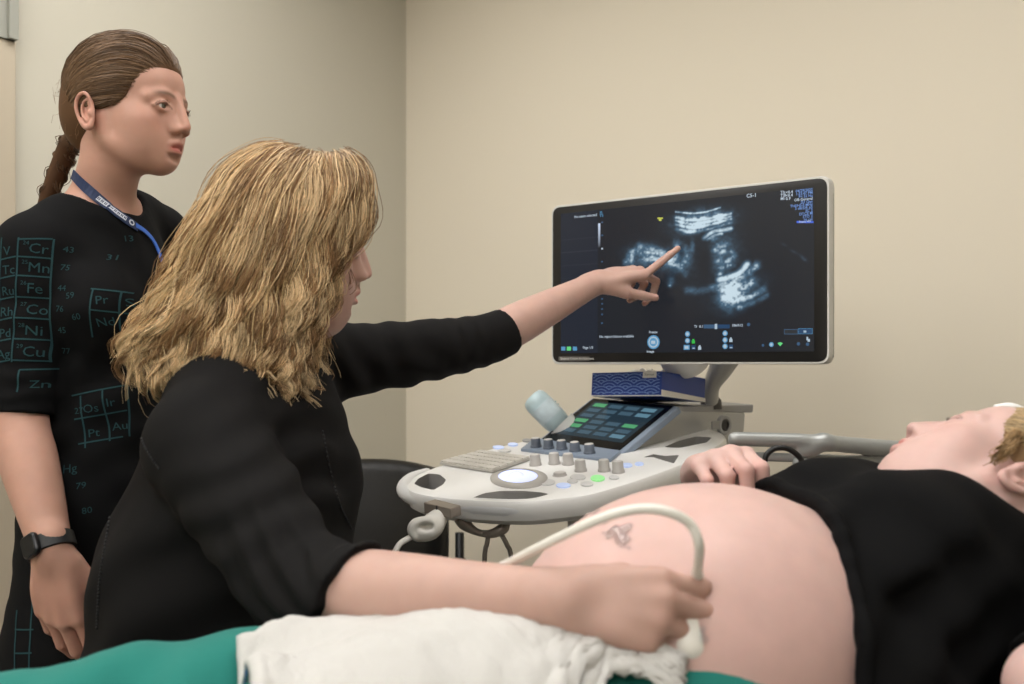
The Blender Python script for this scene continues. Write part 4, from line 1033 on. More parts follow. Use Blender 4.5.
# ---- lanyard and watch
vb = np.concatenate([V1, VD]); qb = np.concatenate([Q1, QD+len(V1)]); tree_b = bvh_of(vb, qb)
def cast(px, py, tr, off):
    o = Vector((0, 0, EYE)); d = Vector(((px-512)/FPX, 1, -(py-HZ)/FPX)).normalized(); hit = tr.ray_cast(o, d)
    return (np.array(hit[0])+np.array(hit[1])*off, np.array(hit[1])) if hit[0] is not None else (None, None)
m_lan = mat('navy lanyard', (30, 46, 82), 0.6); m_lanw = mat('lanyard print', (205, 210, 220), 0.6); m_lanb = mat('bright blue cord', (52, 104, 200), 0.5)
def ribbon(pxs, wd, off, mt, name, parent, n=24, thick=.0016):
    c_ = spline(A(*pxs), n); pts, ns = [], []
    for q in c_:
        a, b_ = cast(q[0], q[1], tree_b, off)
        if a is not None: pts.append(a); ns.append(b_)
    pts = A(*pts); pts[1:-1] = (pts[:-2]+pts[1:-1]+pts[2:])/3; ns = nrm(A(*ns)); t = nrm(np.gradient(pts, axis=0)); sd_ = nrm(np.cross(ns, t))
    Vr, Fr = [], []
    for k in range(len(pts)):
        w2 = wd/2
        Vr += [pts[k]-sd_[k]*w2, pts[k]+sd_[k]*w2, pts[k]+sd_[k]*w2+ns[k]*thick, pts[k]-sd_[k]*w2+ns[k]*thick]
    for k in range(len(pts)-1):
        for i in range(4): Fr.append((k*4+i, k*4+(i+1) % 4, k*4+4+(i+1) % 4, k*4+4+i))
    Fr += [(3, 2, 1, 0), tuple(len(Vr)-4+i for i in range(4))]
    return mesh_np(name, A(*Vr), Fr, mt, parent, smooth=False), pts, ns, t, sd_
lan, pts, ns, t, sd_ = ribbon([(72, 172), (84, 185), (98, 199), (112, 211), (126, 221), (136, 228)], .0155, .0025, m_lan, 'lanyard', sw)
b = MB()
for k in range(8, 17): b.poly([pts[k]-sd_[k]*.0042+ns[k]*.0024, pts[k+1]-sd_[k+1]*.0042+ns[k+1]*.0024, pts[k+1]+sd_[k+1]*.0042+ns[k+1]*.0024, pts[k]+sd_[k]*.0042+ns[k]*.0024])
k = 19; b.poly([pts[k]+ns[k]*.0024+.0052*(math.cos(a)*t[k]+math.sin(a)*sd_[k]) for a in np.linspace(0, 2*math.pi, 14, endpoint=False)])
b.m = 1
for i, k in enumerate(range(8, 17)):
    for u in (.15, .55): q = pts[k]*(1-u)+pts[k+1]*u; b.poly([q-sd_[k]*.0022+ns[k]*.0027, q+t[k]*.0014-sd_[k]*.0022+ns[k]*.0027, q+t[k]*.0014+sd_[k]*.0022+ns[k]*.0027, q+sd_[k]*.0022+ns[k]*.0027])
k = 19; b.poly([pts[k]+ns[k]*.0028+.0034*(math.cos(a)*t[k]+math.sin(a)*sd_[k]) for a in np.linspace(0, 2*math.pi, 5, endpoint=False)])
b.build('lanyard_print', [m_lanw, m_lan], lan)
ribbon([(134, 226), (142, 231), (150, 239), (156, 250), (161, 264)], .008, .003, m_lanb, 'lanyard_cord', lan, 16)
# watch: strap round the wrist and the case
wc = P(48, 548, 1.43); wax = nrm(WR1-EL1); wy = nrm(np.cross(wax, A(-.55, -.83, .05))); wz = nrm(A(-.35, -.94, 0)-wax*(A(-.35, -.94, 0)@wax)); wy = np.cross(wz, wax)
RW = np.stack([wy, wz, wax], 1); aa = np.linspace(0, 2*math.pi, 40, endpoint=False)
def ering(rx, ry): return np.stack([rx*np.cos(aa), ry*np.sin(aa)], 1)
f0 = WR1+(EL1-WR1)*.06
b = MB(); b.loft([(ering(.0325, .0300), -.0115), (ering(.0350, .0325), -.0105), (ering(.0350, .0325), .0105), (ering(.0325, .0300), .0115)], f0, RW)
wt = b.build('wristwatch', mat('watch strap', (24, 24, 26), 0.5), sw, smooth=True, auto=40)
Rc = np.stack([wax, wy, wz], 1)
cp = f0+wz*.0335
b = MB(); b.rbox(cp, (.034, .030, .010), .008, Rc); b.build('watch_case', mat('watch case', (44, 44, 46), 0.3, 0.5), wt, bevel=.001)
b = MB(); b.rbox(cp+wz*.0052, (.029, .025, .0012), .006, Rc); b.build('watch_glass', m_black, wt)
# shoes
for s_ in (-1, 1):
    f = Field(); c_ = A(-.695, 1.64, 0)+tl*s_*.075
    f.chain([c_-tf*.05+A(0, 0, .045), c_+tf*.04+A(0, 0, .04), c_+tf*.13+A(0, 0, .028)], [.04, .042, .026], k=.02); f.cut(A(0, 0, .002), A(0, 0, -1), c_, .4)
    V, Q = f.build(.006); mesh_np('shoe', V, Q, m_blackmetal, sw)
# ================================================================== SEATED PERSON pointing at the screen
se = thing('person', 'seated woman in a black cardigan with wavy blonde hair pointing at the monitor', 'person', (-0.45, 1.38, 0))
HC2 = P(293, 246, 1.38); HR2 = rotz(20)@roty(2)@rotx(2); HS2 = 1.0
sf, sl = nrm(A(.97, -.24, 0)), nrm(A(.24, .97, 0)); SR = np.stack([sf, sl, A(0, 0, 1)], 1)
RS2, EL2, WR2 = P(206, 446, 1.24), P(316, 592, 1.08), P(566, 601, .90)
LS2, EL2b = A(-.29, 1.56, 1.152), P(488, 339, 1.73)
NB2 = A(-.362, 1.40, 1.165)
fd2, dor2 = nrm(P(664, 276, 1.875)-P(604, 291, 1.835)), A(-.15, -.42, .90)
IDX = {'i': (-2, -24, -2, 2), 'm': (-1, 40, 70, 40), 'r': (-2, 54, 74, 40), 'p': (-4, 60, 72, 40)}
TH2 = [(.018, .018, -.010), (.046, .030, -.024), (.078, .036, -.036), (.104, .040, -.046)]
tipw = mm(680, 249, .0085)
_f = Field(); _, _t = hand(_f, A(0, 0, 0), fd2, dor2, -1, .96, IDX, TH2)
WR2b = tipw-_t['i'][0][3]
B2 = Field()
h2 = head(B2, HC2, HR2, HS2)
B2.chain([h2(-.028, 0, -.045), h2(-.035, 0, -.10), NB2+A(.01, 0, .02), NB2-A(0, 0, .04)], [.054, .054, .058, .066], k=.02)
B2.ell(h2(.020, 0, -.105), (.045, .042, .025), HR2, k=.03)
B2.chain([RS2, (RS2+NB2)/2+A(0, 0, .01), NB2], [.05, .046, .05], k=.03); B2.chain([LS2, (LS2+NB2)/2+A(0, 0, .01), NB2], [.05, .046, .05], k=.03)
B2.ell(A(-.375, 1.395, 1.02), (.10, .15, .16), SR, k=.05); B2.ell(A(-.43, 1.39, .82), (.125, .155, .17), SR, k=.06); B2.ell(A(-.46, 1.39, .66), (.13, .17, .12), SR, k=.06)
B2.chain([RS2, RS2*.5+EL2*.5, EL2], [.052, .048, .041], k=.02)
B2.chain([EL2, EL2*.74+WR2*.26, EL2*.30+WR2*.70, WR2], [.042, .0455, .034, .0275], k=.015)
B2.chain([LS2, LS2*.5+EL2b*.5, EL2b], [.050, .045, .038], k=.02)
B2.chain([EL2b, EL2b*.72+WR2b*.28, EL2b*.15+WR2b*.85, WR2b], [.037, .037, .0245, .0215], k=.015)
for s_ in (-1, 1): B2.chain([A(-.45, 1.40, .60)+sl*s_*.09, A(-.03, 1.47, .60)+sl*s_*.09, A(-.05, 1.48, .35)+sl*s_*.09, A(-.07, 1.48, .09)+sl*s_*.09], [.085, .058, .05, .038], k=.02)
L2, t2 = hand(B2, WR2b, fd2, dor2, -1, .96, IDX, TH2, wr=.0235, fat=.92)
# right hand closed round the transducer
fd3, dor3 = nrm(A(.86, -.14, -.02)), A(-.12, -.86, .50)
GR = {'i': (2, 26, 74, 44), 'm': (0, 36, 76, 48), 'r': (-2, 46, 76, 48), 'p': (-5, 52, 74, 46)}
L3, t3 = hand(B2, WR2, fd3, dor3, 1, .95, GR, [(.022, .020, -.010), (.050, .034, -.026), (.078, .030, -.044), (.098, .018, -.052)], wr=.027, fat=1.14)
V, Q = B2.build(0.0026); V = smooth_np(V, Q, 1, .4); V2b, Q2b = V, Q
cl = col_of(len(V), (186, 157, 145)); cl = head_cols(V, HC2, HR2, HS2, cl*A(1, .93, .92), lin((186, 110, 100)), lin((150, 112, 76)), .6)
cl = redden(V, cl, [t3[k][0][j] for k in 'imrp' for j in (0, 1, 2, 3)]+[t2[k][0][j] for k in 'imrpt' for j in (0, 1, 3)], .012, .32, (1.0, .76, .70))
body2 = mesh_np('body', V, Q, M_SKIN, se, col=cl)
for s_ in (-1, 1): eye_obj(h2, HS2, s_, HR2, body2, (92, 110, 120), (1, 0, 0))
# thumb nail
m_nail = mat('finger nail', (204, 162, 152), 0.25)
def nail(tips, name_parent, dorsal, k_, s=1.0):
    pts, rr = tips; d = nrm(pts[-1]-pts[-2]); u = np.asarray(dorsal, float); u = nrm(u-d*(u@d)); v = np.cross(d, u)
    c_ = pts[-1]-d*.002+u*rr[-1]*.80
    f = Field(); f.ell(c_, A(.0062, .0050, .0017)*s, np.stack([d, v, u], 1), k=.001); V, Q = f.build(.0012); return mesh_np('finger_nail', V, Q, m_nail, name_parent)
nail(t2['t'], body2, A(.1, -.75, .65), 't')
# ---- cardigan
m_card2 = mat('black knit', (22, 21, 21), 0.88, spec=0.15, bump=(650, 0.2, 0.0009))
K = Field()
K.ell(A(-.362, 1.395, 1.015), (.124, .170, .185), SR, k=.05)
for s_ in (-1, 1): K.ell(A(-.308, 1.395, .975)+sl*s_*.075, (.066, .072, .075), SR, k=.05)
K.ell(A(-.402, 1.385, .84), (.172, .178, .18), SR, k=.07); K.ell(A(-.46, 1.385, .66), (.155, .195, .13), SR, k=.07)
K.chain([RS2, (RS2+NB2)/2+A(0, 0, .006), NB2-A(0, 0, .03)], [.062, .058, .07], k=.04); K.chain([LS2, (LS2+NB2)/2+A(0, 0, .012), NB2-A(0, 0, .02)], [.062, .058, .07], k=.04)
SE2 = P(362, 585, 1.05); d2_ = nrm(WR2-EL2)
KS = Field(); KS.chain([RS2, RS2*.5+EL2*.5+A(-.008, 0, 0), EL2+A(-.004, 0, 0), EL2*.6+WR2*.4], [.066, .064, .060, .056], k=.025)
K.chain([RS2, RS2*.6+EL2*.4], [.064, .06], k=.04)
SE2b = P(508, 329, 1.745); d2b = nrm(WR2b-EL2b)
K.chain([LS2, LS2*.5+EL2b*.5-A(0, 0, .004), EL2b, EL2b+d2b*.09], [.058, .053, .044, .041], k=.025)
KS.cut(SE2, nrm(d2_+A(0, 0, -.42)), SE2+d2_*.05, .16)
K.cut(SE2b, d2b, SE2b+d2b*.03, .075)
K.ell(NB2+A(.035, 0, .05), (.075, .08, .058), SR@roty(-20), k=.006, sub=True)
for a in ((EL2+A(-.03, -.02, .02), A(.7, 0, .7), .032, .0050, .08, .3), (RS2*.5+EL2*.5, A(.5, -.2, -.8), .05, .0055, .09, 1.0), (P(350, 575, 1.05), A(.3, 0, 1.), .04, .0016, .05, 1.), (EL2+A(.03, -.03, .03), A(.9, 0, .35), .026, .0022, .05, 2.)): KS.disp(*fold(*a))
for a in ((EL2+A(-.03, -.02, .02), A(.7, 0, .7), .032, .0042, .085, .3), (RS2*.5+EL2*.5, A(.5, -.2, -.8), .05, .0035, .09, 1.0), (P(300, 480, 1.30), A(.4, 0, -1), .06, .0055, .12, .2), (P(240, 440, 1.2), A(.8, 0, -.6), .06, .003, .09, 2.), (P(180, 560, 1.28), A(.6, 0, -.9), .09, .005, .16, .7),
          (P(400, 370, 1.62), A(.8, .1, .5), .05, .0038, .09, 0.), (P(465, 350, 1.68), A(.9, .1, .2), .034, .0026, .06, .5), (P(345, 385, 1.5), A(.6, .1, .9), .05, .0045, .08, 1.4), (P(350, 575, 1.05), A(.3, 0, 1.), .04, .002, .05, 1.)): K.disp(*fold(*a))
K.field(KS, .025); V, Q = K.build(.004); V = smooth_np(V, Q, 1); cardi = mesh_np('cardigan', V, Q, m_card2, se); VK, QK = V, Q
tk = bvh_of(VK, QK)
m_stitch = mat('seam ridge', (34, 34, 35), 0.9)
def seam(pxs, n, name='seam', r=.0016, step=1):
    c_ = spline(A(*pxs), n); b = MB()
    pts = [cast(q[0], q[1], tk, .0006)[0] for q in c_]
    for k in range(0, n-1):
        if pts[k] is None or pts[k+1] is None: continue
        d = pts[k+1]-pts[k]
        if np.linalg.norm(d) > .03: continue
        b.tube([pts[k]+d*.1, pts[k]+d*.62], r, 5)
    if b.n: b.build(name, m_stitch, cardi, smooth=True)
seam([(142, 402), (139, 425), (146, 448), (160, 470)], 26); seam([(118, 470), (108, 530), (100, 580), (97, 630)], 44); seam([(322, 430), (330, 470), (340, 505), (352, 530)], 30)
# ---- hair
RC = HC2
def sp(px, py, off): return A((px-289)*1.38e-3+RC[0], RC[1]+off, RC[2]-(py-246)*1.38e-3)
GUI = [  # back silhouette ... front edge, in side view
 [(284, 160), (262, 158), (232, 174), (203, 208), (180, 255), (152, 300), (125, 342), (115, 366), (132, 394)],
 [(294, 159), (274, 163), (246, 190), (222, 235), (200, 280), (180, 325), (166, 360), (172, 388), (192, 398)],
 [(302, 159), (290, 166), (268, 200), (250, 250), (238, 295), (232, 335), (232, 365), (244, 385), (262, 392)],
 [(312, 159), (308, 168), (298, 205), (288, 255), (282, 300), (278, 340), (276, 372), (282, 396), (294, 408)],
 [(322, 159), (330, 168), (336, 198), (326, 245), (314, 290), (305, 330), (296, 365), (298, 395), (306, 412)],
 [(330, 160), (352, 170), (366, 198), (356, 234), (338, 268), (324, 302), (315, 340), (306, 376), (308, 400)]]
GA = A(*GUI)                                              # (6,9,2)
WT = A(.006, .052, .088, .098, .100, .102, .100, .092, .084)
def guide(q, side, depth=1.0, n=30):
    """q 0 back .. 1 front; side -1 camera side, +1 far side"""
    g = np.array([spline(GA[:, j], 101)[int(round(q*100))] for j in range(9)])
    off = WT*(max(0.0, math.sin(math.pi*(.02+.96*q)))**.55)*(1.0 if q < .5 else 1.0)
    if side > 0: g = g*1.0
    cx = A(285, 235); 
    P3 = np.array([sp(cx[0]+(x-cx[0])*depth, cx[1]+(y-cx[1])*(depth if y < 235 else 1), side*o*depth) for (x, y), o in zip(g, off)])
    # the head is turned away: shear the sides accordingly
    return spline(P3, n)
F = Field(); F.ell(h2(-.018, 0, .036), (.100, .078, .090), HR2, k=.01)
for side in (-1, 1):
    for q in np.linspace(.04, .93, 11):
        g = guide(q, side, .76, 12); F.chain(g[2:11], np.interp(np.linspace(0, 1, 9), [0, .5, 1], [.016, .020, .012]), k=.016, n=16)
F.ell(h2(.098, 0, -.045), (.062, .085, .085), HR2, k=.01, sub=True)
V, Q = F.build(.005); cc_ = col_of(len(V), (96, 72, 46)); hair2 = mesh_np('hair', V, Q, M_HAIRCAP, se, col=cc_)  # hair mass coloured dark so gaps between locks read as shadow
ps, cs, rr_ = [], [], []
NS = 32; tt = np.linspace(0, 1, NS)
for lock in range(420):
    side = -1 if rng.random() < .68 else 1
    q = rng.random()
    lay = rng.random(); dep = 1.0 if lay < .6 else .86+.12*rng.random()
    dep += rng.normal(0, .012)
    q = min(q, .84 if side > 0 else (.90 if lay >= .6 else 1.0))
    g = guide(q, side, dep, NS)
    ln = .80+.22*rng.random(); g = spline(g[:max(8, int(NS*min(ln, 1)))], NS)
    tg = nrm(np.gradient(g, axis=0)); out = nrm(A(0, side, 0)+.0*tg+nrm(g-RC)*.8); latr = nrm(np.cross(tg, out))
    ph, fr, am = 7*q+1.6*math.sin(7*q)+rng.normal(0, .45), 3.6+.4*math.sin(9*q)+rng.normal(0, .15), .010+.007*rng.random()
    env = np.clip((tt-.16)/.45, 0, 1)
    wave = latr*(am*env*np.sin(2*math.pi*fr*tt+ph))[:, None]+out*(am*.55*env*np.cos(2*math.pi*fr*tt+ph*1.3)-am*.3*env)[:, None]
    curl = np.clip((tt-.82)/.18, 0, 1)**2
    g = g+wave+(out*(.004+.010*rng.normal())+latr*(.018*rng.normal()))*curl[:, None]
    shade = (.72+.5*rng.random())*(1.0 if lay < .6 else .55); base = A(*lin((230, 200, 156)))*shade if rng.random() < .64 else A(*lin((148, 114, 78)))*shade  # random lock tone; inner locks also darkened to imitate shade under outer ones
    for k in range(48):
        o1, o2 = rng.normal(0, 1, 2); wd_ = np.interp(tt, [0, .2, .6, 1], [.0095, .0085, .0058, .0020])
        fz = rng.normal(0, .0012); ph2 = rng.random()*6.28
        p_ = g+latr*((o1*wd_)[:, None])+out*((.8*o2*wd_*.7+.001)[:, None])+latr*(fz*np.sin(tt*14+ph2))[:, None]
        if rng.random() < .05: p_ = p_+out*(.010*rng.random()*tt**2)[:, None]+latr*(.014*rng.normal()*tt**2)[:, None]
        ce = .84+.16*rng.random(); p_ = spline(p_[:max(6, int(NS*ce))], NS); ps.append(p_); v_ = .75+.5*rng.random()
        root = A(*lin((128, 102, 74)))
        wr_ = np.clip(1-tt*6, 0, 1)[:, None]
        cs.append((base*v_)[None]*(1-wr_*.5)+root[None]*wr_*.5)
strands('hair_strands', np.array(ps), np.interp(tt, [0, .1, .8, 1], [.0004, .00052, .00045, .00018]), np.array(cs), M_HAIR_B, hair2)
ps, cs = [], []
for k in range(240):                                    # flyaway hairs
    g = guide(rng.random(), -1 if rng.random() < .6 else 1, 1.02+.03*rng.random(), NS); a_ = int(rng.integers(0, 14)); g = spline(g[a_:a_+14], NS)
    o_ = nrm(g-RC); ph = rng.random()*6.28
    ps.append(g+o_*(.002+.014*rng.random()*tt*np.abs(np.sin(3*tt+ph)))[:, None]+rng.normal(0, .004, 3)*tt[:, None]); cs.append(A(*lin((214, 184, 134))))
strands('flyaway_hairs', np.array(ps), np.full(NS, .00028), np.array(cs), M_HAIR_B, hair2)
# ---- trousers, shoes and the stool she sits on
m_trs = mat('dark trousers', (30, 31, 36), 0.85)
T_ = Field(); T_.ell(A(-.46, 1.385, .61), (.16, .20, .11), SR, k=.05)
for s_ in (-1, 1): T_.chain([A(-.45, 1.40, .60)+sl*s_*.09, A(-.03, 1.47, .60)+sl*s_*.09, A(-.05, 1.48, .35)+sl*s_*.09, A(-.07, 1.48, .10)+sl*s_*.09], [.093, .07, .064, .056], k=.02)
V, Q = T_.build(.008); mesh_np('trousers', V, Q, m_trs, se)
for s_ in (-1, 1):
    f = Field(); c_ = A(-.07, 1.48, 0)+sl*s_*.09
    f.chain([c_-sf*.05+A(0, 0, .045), c_+sf*.05+A(0, 0, .04), c_+sf*.15+A(0, 0, .03)], [.04, .042, .028], k=.02); f.cut(A(0, 0, .002), A(0, 0, -1), c_, .4)
    V, Q = f.build(.007); mesh_np('shoe', V, Q, m_blackmetal, se)
st = thing('stool', 'dark round stool under the seated person', 'stool', (-.46, 1.385, 0))
b = MB(); b.lathe([(.15, -.06), (.18, -.05), (.185, -.02), (.17, 0), (.10, .004)], A(-.46, 1.385, .505), None, 28); b.build('seat', m_leather, st, smooth=True, auto=50)
b = MB(); b.lathe([(.03, .07), (.03, .30), (.022, .30), (.022, .45)], A(-.46, 1.385, 0), None, 16); b.build('gas_column', m_blackmetal, st, smooth=True, auto=40)
for k in range(5):
    a = 2*math.pi*k/5+.3; d = A(math.cos(a), math.sin(a), 0); o = A(-.46, 1.385, 0)
    b = MB(); b.tube([o+A(0, 0, .09), o+d*.24+A(0, 0, .07)], [.022, .014], 8); lg = b.build('leg', m_blackmetal, st, smooth=True)
    b = MB(); b.lathe([(.012, -.012), (.028, -.010), (.028, .010), (.012, .012)], o+d*.24+A(0, 0, .028), np.stack([d, A(0, 0, 1), np.cross(d, A(0, 0, 1))], 1), 14); b.build('caster', m_blackmetal, lg)
# ================================================================== EXAM BED
bd = nrm(A(.94, .34, 0)); bl = A(-bd[1], bd[0], 0)            # along the bed towards the head, across it to the far side
BO = A(-.02, .985, 0); BRt = np.stack([bd, bl, A(0, 0, 1)], 1)
bed = thing('exam_bed', 'exam bed under the patient with a grey metal side rail beyond her', 'bed', BO)
m_vinyl = mat('bed vinyl', (64, 70, 78), 0.5); m_rail = mat('rail grey metal', (158, 160, 158), 0.35, 0.35)
b = MB(); b.rbox(BO+bd*-.46+A(0, 0, .645), (.95, .64, .10), .05, BRt); b.build('mattress', m_vinyl, bed, bevel=.008)
ang = math.radians(12); RT = np.stack([bd*math.cos(ang)+A(0, 0, math.sin(ang)), bl, -bd*math.sin(ang)+A(0, 0, math.cos(ang))], 1)
b = MB(); b.rbox(BO+bd*.42+A(0, 0, .74), (.86, .64, .10), .05, RT); b.build('backrest', m_vinyl, bed, bevel=.008)
b = MB(); b.rbox(BO-bd*.1+A(0, 0, .53), (1.7, .5, .08), .03, BRt); b.build('bed_frame', m_silverbody, bed, bevel=.006)
b = MB(); b.rbox(BO-bd*.1+A(0, 0, .06), (1.3, .46, .12), .05, BRt); b.rbox(BO-bd*.1+A(0, 0, .30), (.5, .28, .42), .05, BRt); b.build('pedestal', m_grey, bed, bevel=.006)
# far side rail: two bars joined by an oblique bracket, and two posts
f = Field(); YR = 1.50
f.chain([P(735, 439, YR), P(775, 440, YR), P(800, 441, YR), P(812, 442, YR)], [.011, .011, .0115, .0115], k=.004)
f.chain([P(800, 452, YR), P(812, 449, YR), P(822, 442, YR), P(830, 443, YR)], [.010, .012, .014, .0125], k=.006)
f.chain([P(826, 443, YR), P(860, 446, YR+.02), P(900, 449, YR+.04), P(990, 455, YR+.08)], [.012, .0125, .0125, .0125], k=.004)
f.chain([P(745, 456, YR+.01), P(800, 458, YR+.01), P(905, 461, YR+.05)], [.007, .007, .007], k=.004)
V, Q = f.build(.004); mesh_np('side_rail', V, Q, m_rail, bed)
for px_ in (800, 980):
    p0 = P(px_, 458, YR+(.07 if px_ > 900 else 0)); p1 = A(p0[0], p0[1], .54); p2 = BO+bd*((p0-BO)@bd)+bl*.22+A(0, 0, .54)
    b = MB(); b.tube([p0, p1, p2], .011, 10); b.build('rail_post', m_rail, bed, smooth=True)
b = MB(); b.tube(spline([P(764, 470, 1.43), P(766, 456, 1.43), P(775, 448.5, 1.43), P(788, 449, 1.43), P(800, 458, 1.43), P(804, 472, 1.43)], 30), .0042, 10)
bc = b.build('cable', mat('black cable', (18, 18, 18), .45), None, smooth=True); tag(bc, 'thin black cable looping up in front of the bed rail behind the patient\'s hand', 'cable')

# ================================================================== PATIENT lying on the bed
pt = thing('person', 'pregnant patient lying on the bed in a black top lifted off the bare belly', 'person', (.19, 1.06, .70))
z3_ = nrm(A(.80, .14, .56)); x0_ = nrm(A(-.575, 0, .82)-z3_*(A(-.575, 0, .82)@z3_)); l0_ = np.cross(z3_, x0_)
psi = math.radians(28); xh = math.cos(psi)*x0_-math.sin(psi)*l0_; HR3 = np.stack([A(-.415, .644, .643), A(-.028, -.715, .698), A(.909, .271, .315)], 1)@rotz(6); HS3 = 1.0
HC3 = A(.555, 1.155, 1.0075)
NB3 = A(.600, 1.145, .915)
dB = nrm(A(.93, .33, .10)); lB = A(-bd[1], bd[0], 0); uB = np.cross(dB, lB); PRt = np.stack([dB, lB, uB], 1)
BEL = A(.197, 1.06, .850)
B3 = Field()
h3 = head(B3, HC3, HR3, HS3, eyes='closed')
B3.chain([h3(-.030, 0, -.040), h3(-.060, 0, -.075), NB3], [.054, .053, .060], k=.025)
B3.ell(h3(.015, 0, -.095), (.045, .045, .025), HR3, k=.03)
B3.ell(BEL, (.212, .182, .172), PRt, k=.04)
B3.ell(A(.0, .99, .79), (.17, .185, .10), BRt, k=.06)
CH = A(.425, 1.16, .885); B3.ell(CH, (.20, .165, .11), PRt, k=.05)
NS3, FS3 = NB3-lB*.15+A(.01, 0, -.02), NB3+lB*.15+A(-.005, 0, -.02)
B3.chain([NS3, NB3, FS3], [.052, .055, .052], k=.04)
EN, WN = A(.489, .895, .858), A(.70, .83, .86)
B3.chain([NS3, NS3*.5+EN*.5, EN], [.052, .048, .042], k=.02); B3.chain([EN, EN*.7+WN*.3, WN], [.043, .042, .028], k=.015)
EF, WF = A(.49, 1.455, .885), A(.262, 1.375, 1.000)
B3.chain([FS3, FS3*.5+EF*.5, EF], [.05, .046, .04], k=.02); B3.chain([EF, EF*.7+WF*.3, WF], [.04, .04, .027], k=.015)
for s_ in (-1, 1): B3.chain([BO+bl*s_*.09-bd*.05+A(0, 0, .79), BO+bl*s_*.09-bd*.46+A(0, 0, .775), BO+bl*s_*.08-bd*.72+A(0, 0, .765), BO+bl*s_*.08-bd*.90+A(0, 0, .745)], [.085, .06, .052, .035], k=.03)
GF = {'i': (2, 32, 72, 30), 'm': (0, 36, 74, 32), 'r': (-2, 40, 76, 34), 'p': (-4, 44, 78, 36)}
fd4, dor4 = nrm(A(.14, -.92, .30)), nrm(A(-.12, .30, .9))
L4, t4 = hand(B3, WF, fd4, dor4, 1, 1.06, GF, [(.022, .022, -.008), (.052, .040, -.022), (.078, .040, -.038), (.098, .032, -.050)], wr=.026, fat=1.08)
hand(B3, WN, A(.9, -.3, .1), A(0, 0, 1), -1, .95, {'i': (3, 14, 24, 16), 'm': (1, 18, 28, 18), 'r': (-2, 22, 30, 18), 'p': (-5, 24, 32, 20)}, [(.018, .020, -.008), (.048, .034, -.018), (.075, .034, -.028), (.098, .028, -.034)], wr=.026)
V, Q = B3.build(.003); V = smooth_np(V, Q, 1, .4); V3, Q3 = V, Q
cl = col_of(len(V), (203, 169, 161)); cl = head_cols(V, HC3, HR3, HS3, cl, lin((200, 122, 112)), lin((150, 112, 84)), .45)
cl = redden(V, cl, [t4[k][0][j] for k in 'imrp' for j in (1, 2, 3)], .014, .35, (1.0, .74, .68))
body3 = mesh_np('body', V, Q, M_SKIN, pt, col=cl)
lash(h3, HR3, HS3, body3, (60, 40, 28), True, .5)
tb3 = bvh_of(V3, Q3)
# hair combed back, a few loose strands by the ear
F = Field(); F.ell(h3(-.022, 0, .036), (.100, .079, .090), HR3, k=.01); F.ell(h3(.088, 0, -.026), (.072, .10, .066), HR3@roty(20), k=.012, sub=True)
for y in (-1, 1):
    F.ell(h3(.034, y*.075, -.045), (.050, .05, .048), HR3, k=.008, sub=True); F.ell(h3(-.028, y*.090, -.020), (.026, .032, .036), HR3, k=.005, sub=True)
V, Q = F.build(.004); hair3 = mesh_np('hair', V, Q, M_HAIRCAP, pt, col=col_of(len(V), (120, 92, 62)))
ps, cs = [], []
C3, R3_ = A(-.020, 0, .036), A(.1030, .0795, .0920)
for k in range(2600):
    t = rng.uniform(-1, 1); a = abs(t); y = np.sign(t)
    hx = np.interp(a, [0, .25, .45, .62, .78, 1], [.086, .084, .070, .056, .032, -.014]); hy = np.interp(a, [0, .25, .45, .62, .78, 1], [0, .028, .053, .066, .073, .077]); hz = np.interp(a, [0, .25, .45, .62, .78, 1], [.072, .066, .048, .030, .014, .022])
    d = nrm(nrm((A(hx, y*hy, hz)-C3)/R3_)+rng.normal(0, .03, 3)); e = nrm(A(-.9+rng.normal(0, .06), y*(.12+.2*a)+rng.normal(0, .05), .16+rng.normal(0, .1)))
    off = 1.0+.03*rng.random(); pth = []
    for u in np.linspace(0, 1, 14):
        m = nrm(d*(1-u)**2+2*u*(1-u)*nrm(d+e+A(0, 0, .35))+e*u*u); pth.append(h3(*(C3+R3_*m*off*(.97+.03*min(1, u*5)))))
    ps.append(pth); cs.append(A(*lin((190, 162, 120)))*(.4+.75*rng.random()))
for k in range(40):
    a0 = A(.026-.014*rng.random(), .075, .014+.006*rng.normal()); ps.append([h3(*(a0+A(-.018*u, .006*math.sin(3*u), -.055*u*(.5+.5*rng.random())+.002*rng.normal()))) for u in np.linspace(0, 1, 14)]); cs.append(A(*lin((170, 138, 98)))*(.6+.6*rng.random()))
strands('hair_strands', np.array(ps), np.full(14, .0006), np.array(cs), M_HAIR_B, hair3)
# white clip on the hair
f = Field(); f.chain([h3(.089, -.004, .088), h3(.080, -.004, .104), h3(.064, -.004, .118)], [.005, .0075, .005], k=.004)
V, Q = f.build(.0025); mesh_np('hair_clip', V, Q, mat('white clip', (236, 236, 234), .35), pt)
# pillow
f = Field(); hp = h3(-.10, 0, .02)
f.ell(hp+A(.03, .01, -.065), (.15, .22, .065), np.stack([bd, bl, A(0, 0, 1)], 1), k=.02)
V, Q = f.build(.006); pw = mesh_np('pillow', V, Q, mat('pillow white', (222, 222, 220), .8)); tag(pw, 'white pillow under the patient\'s head', 'pillow')
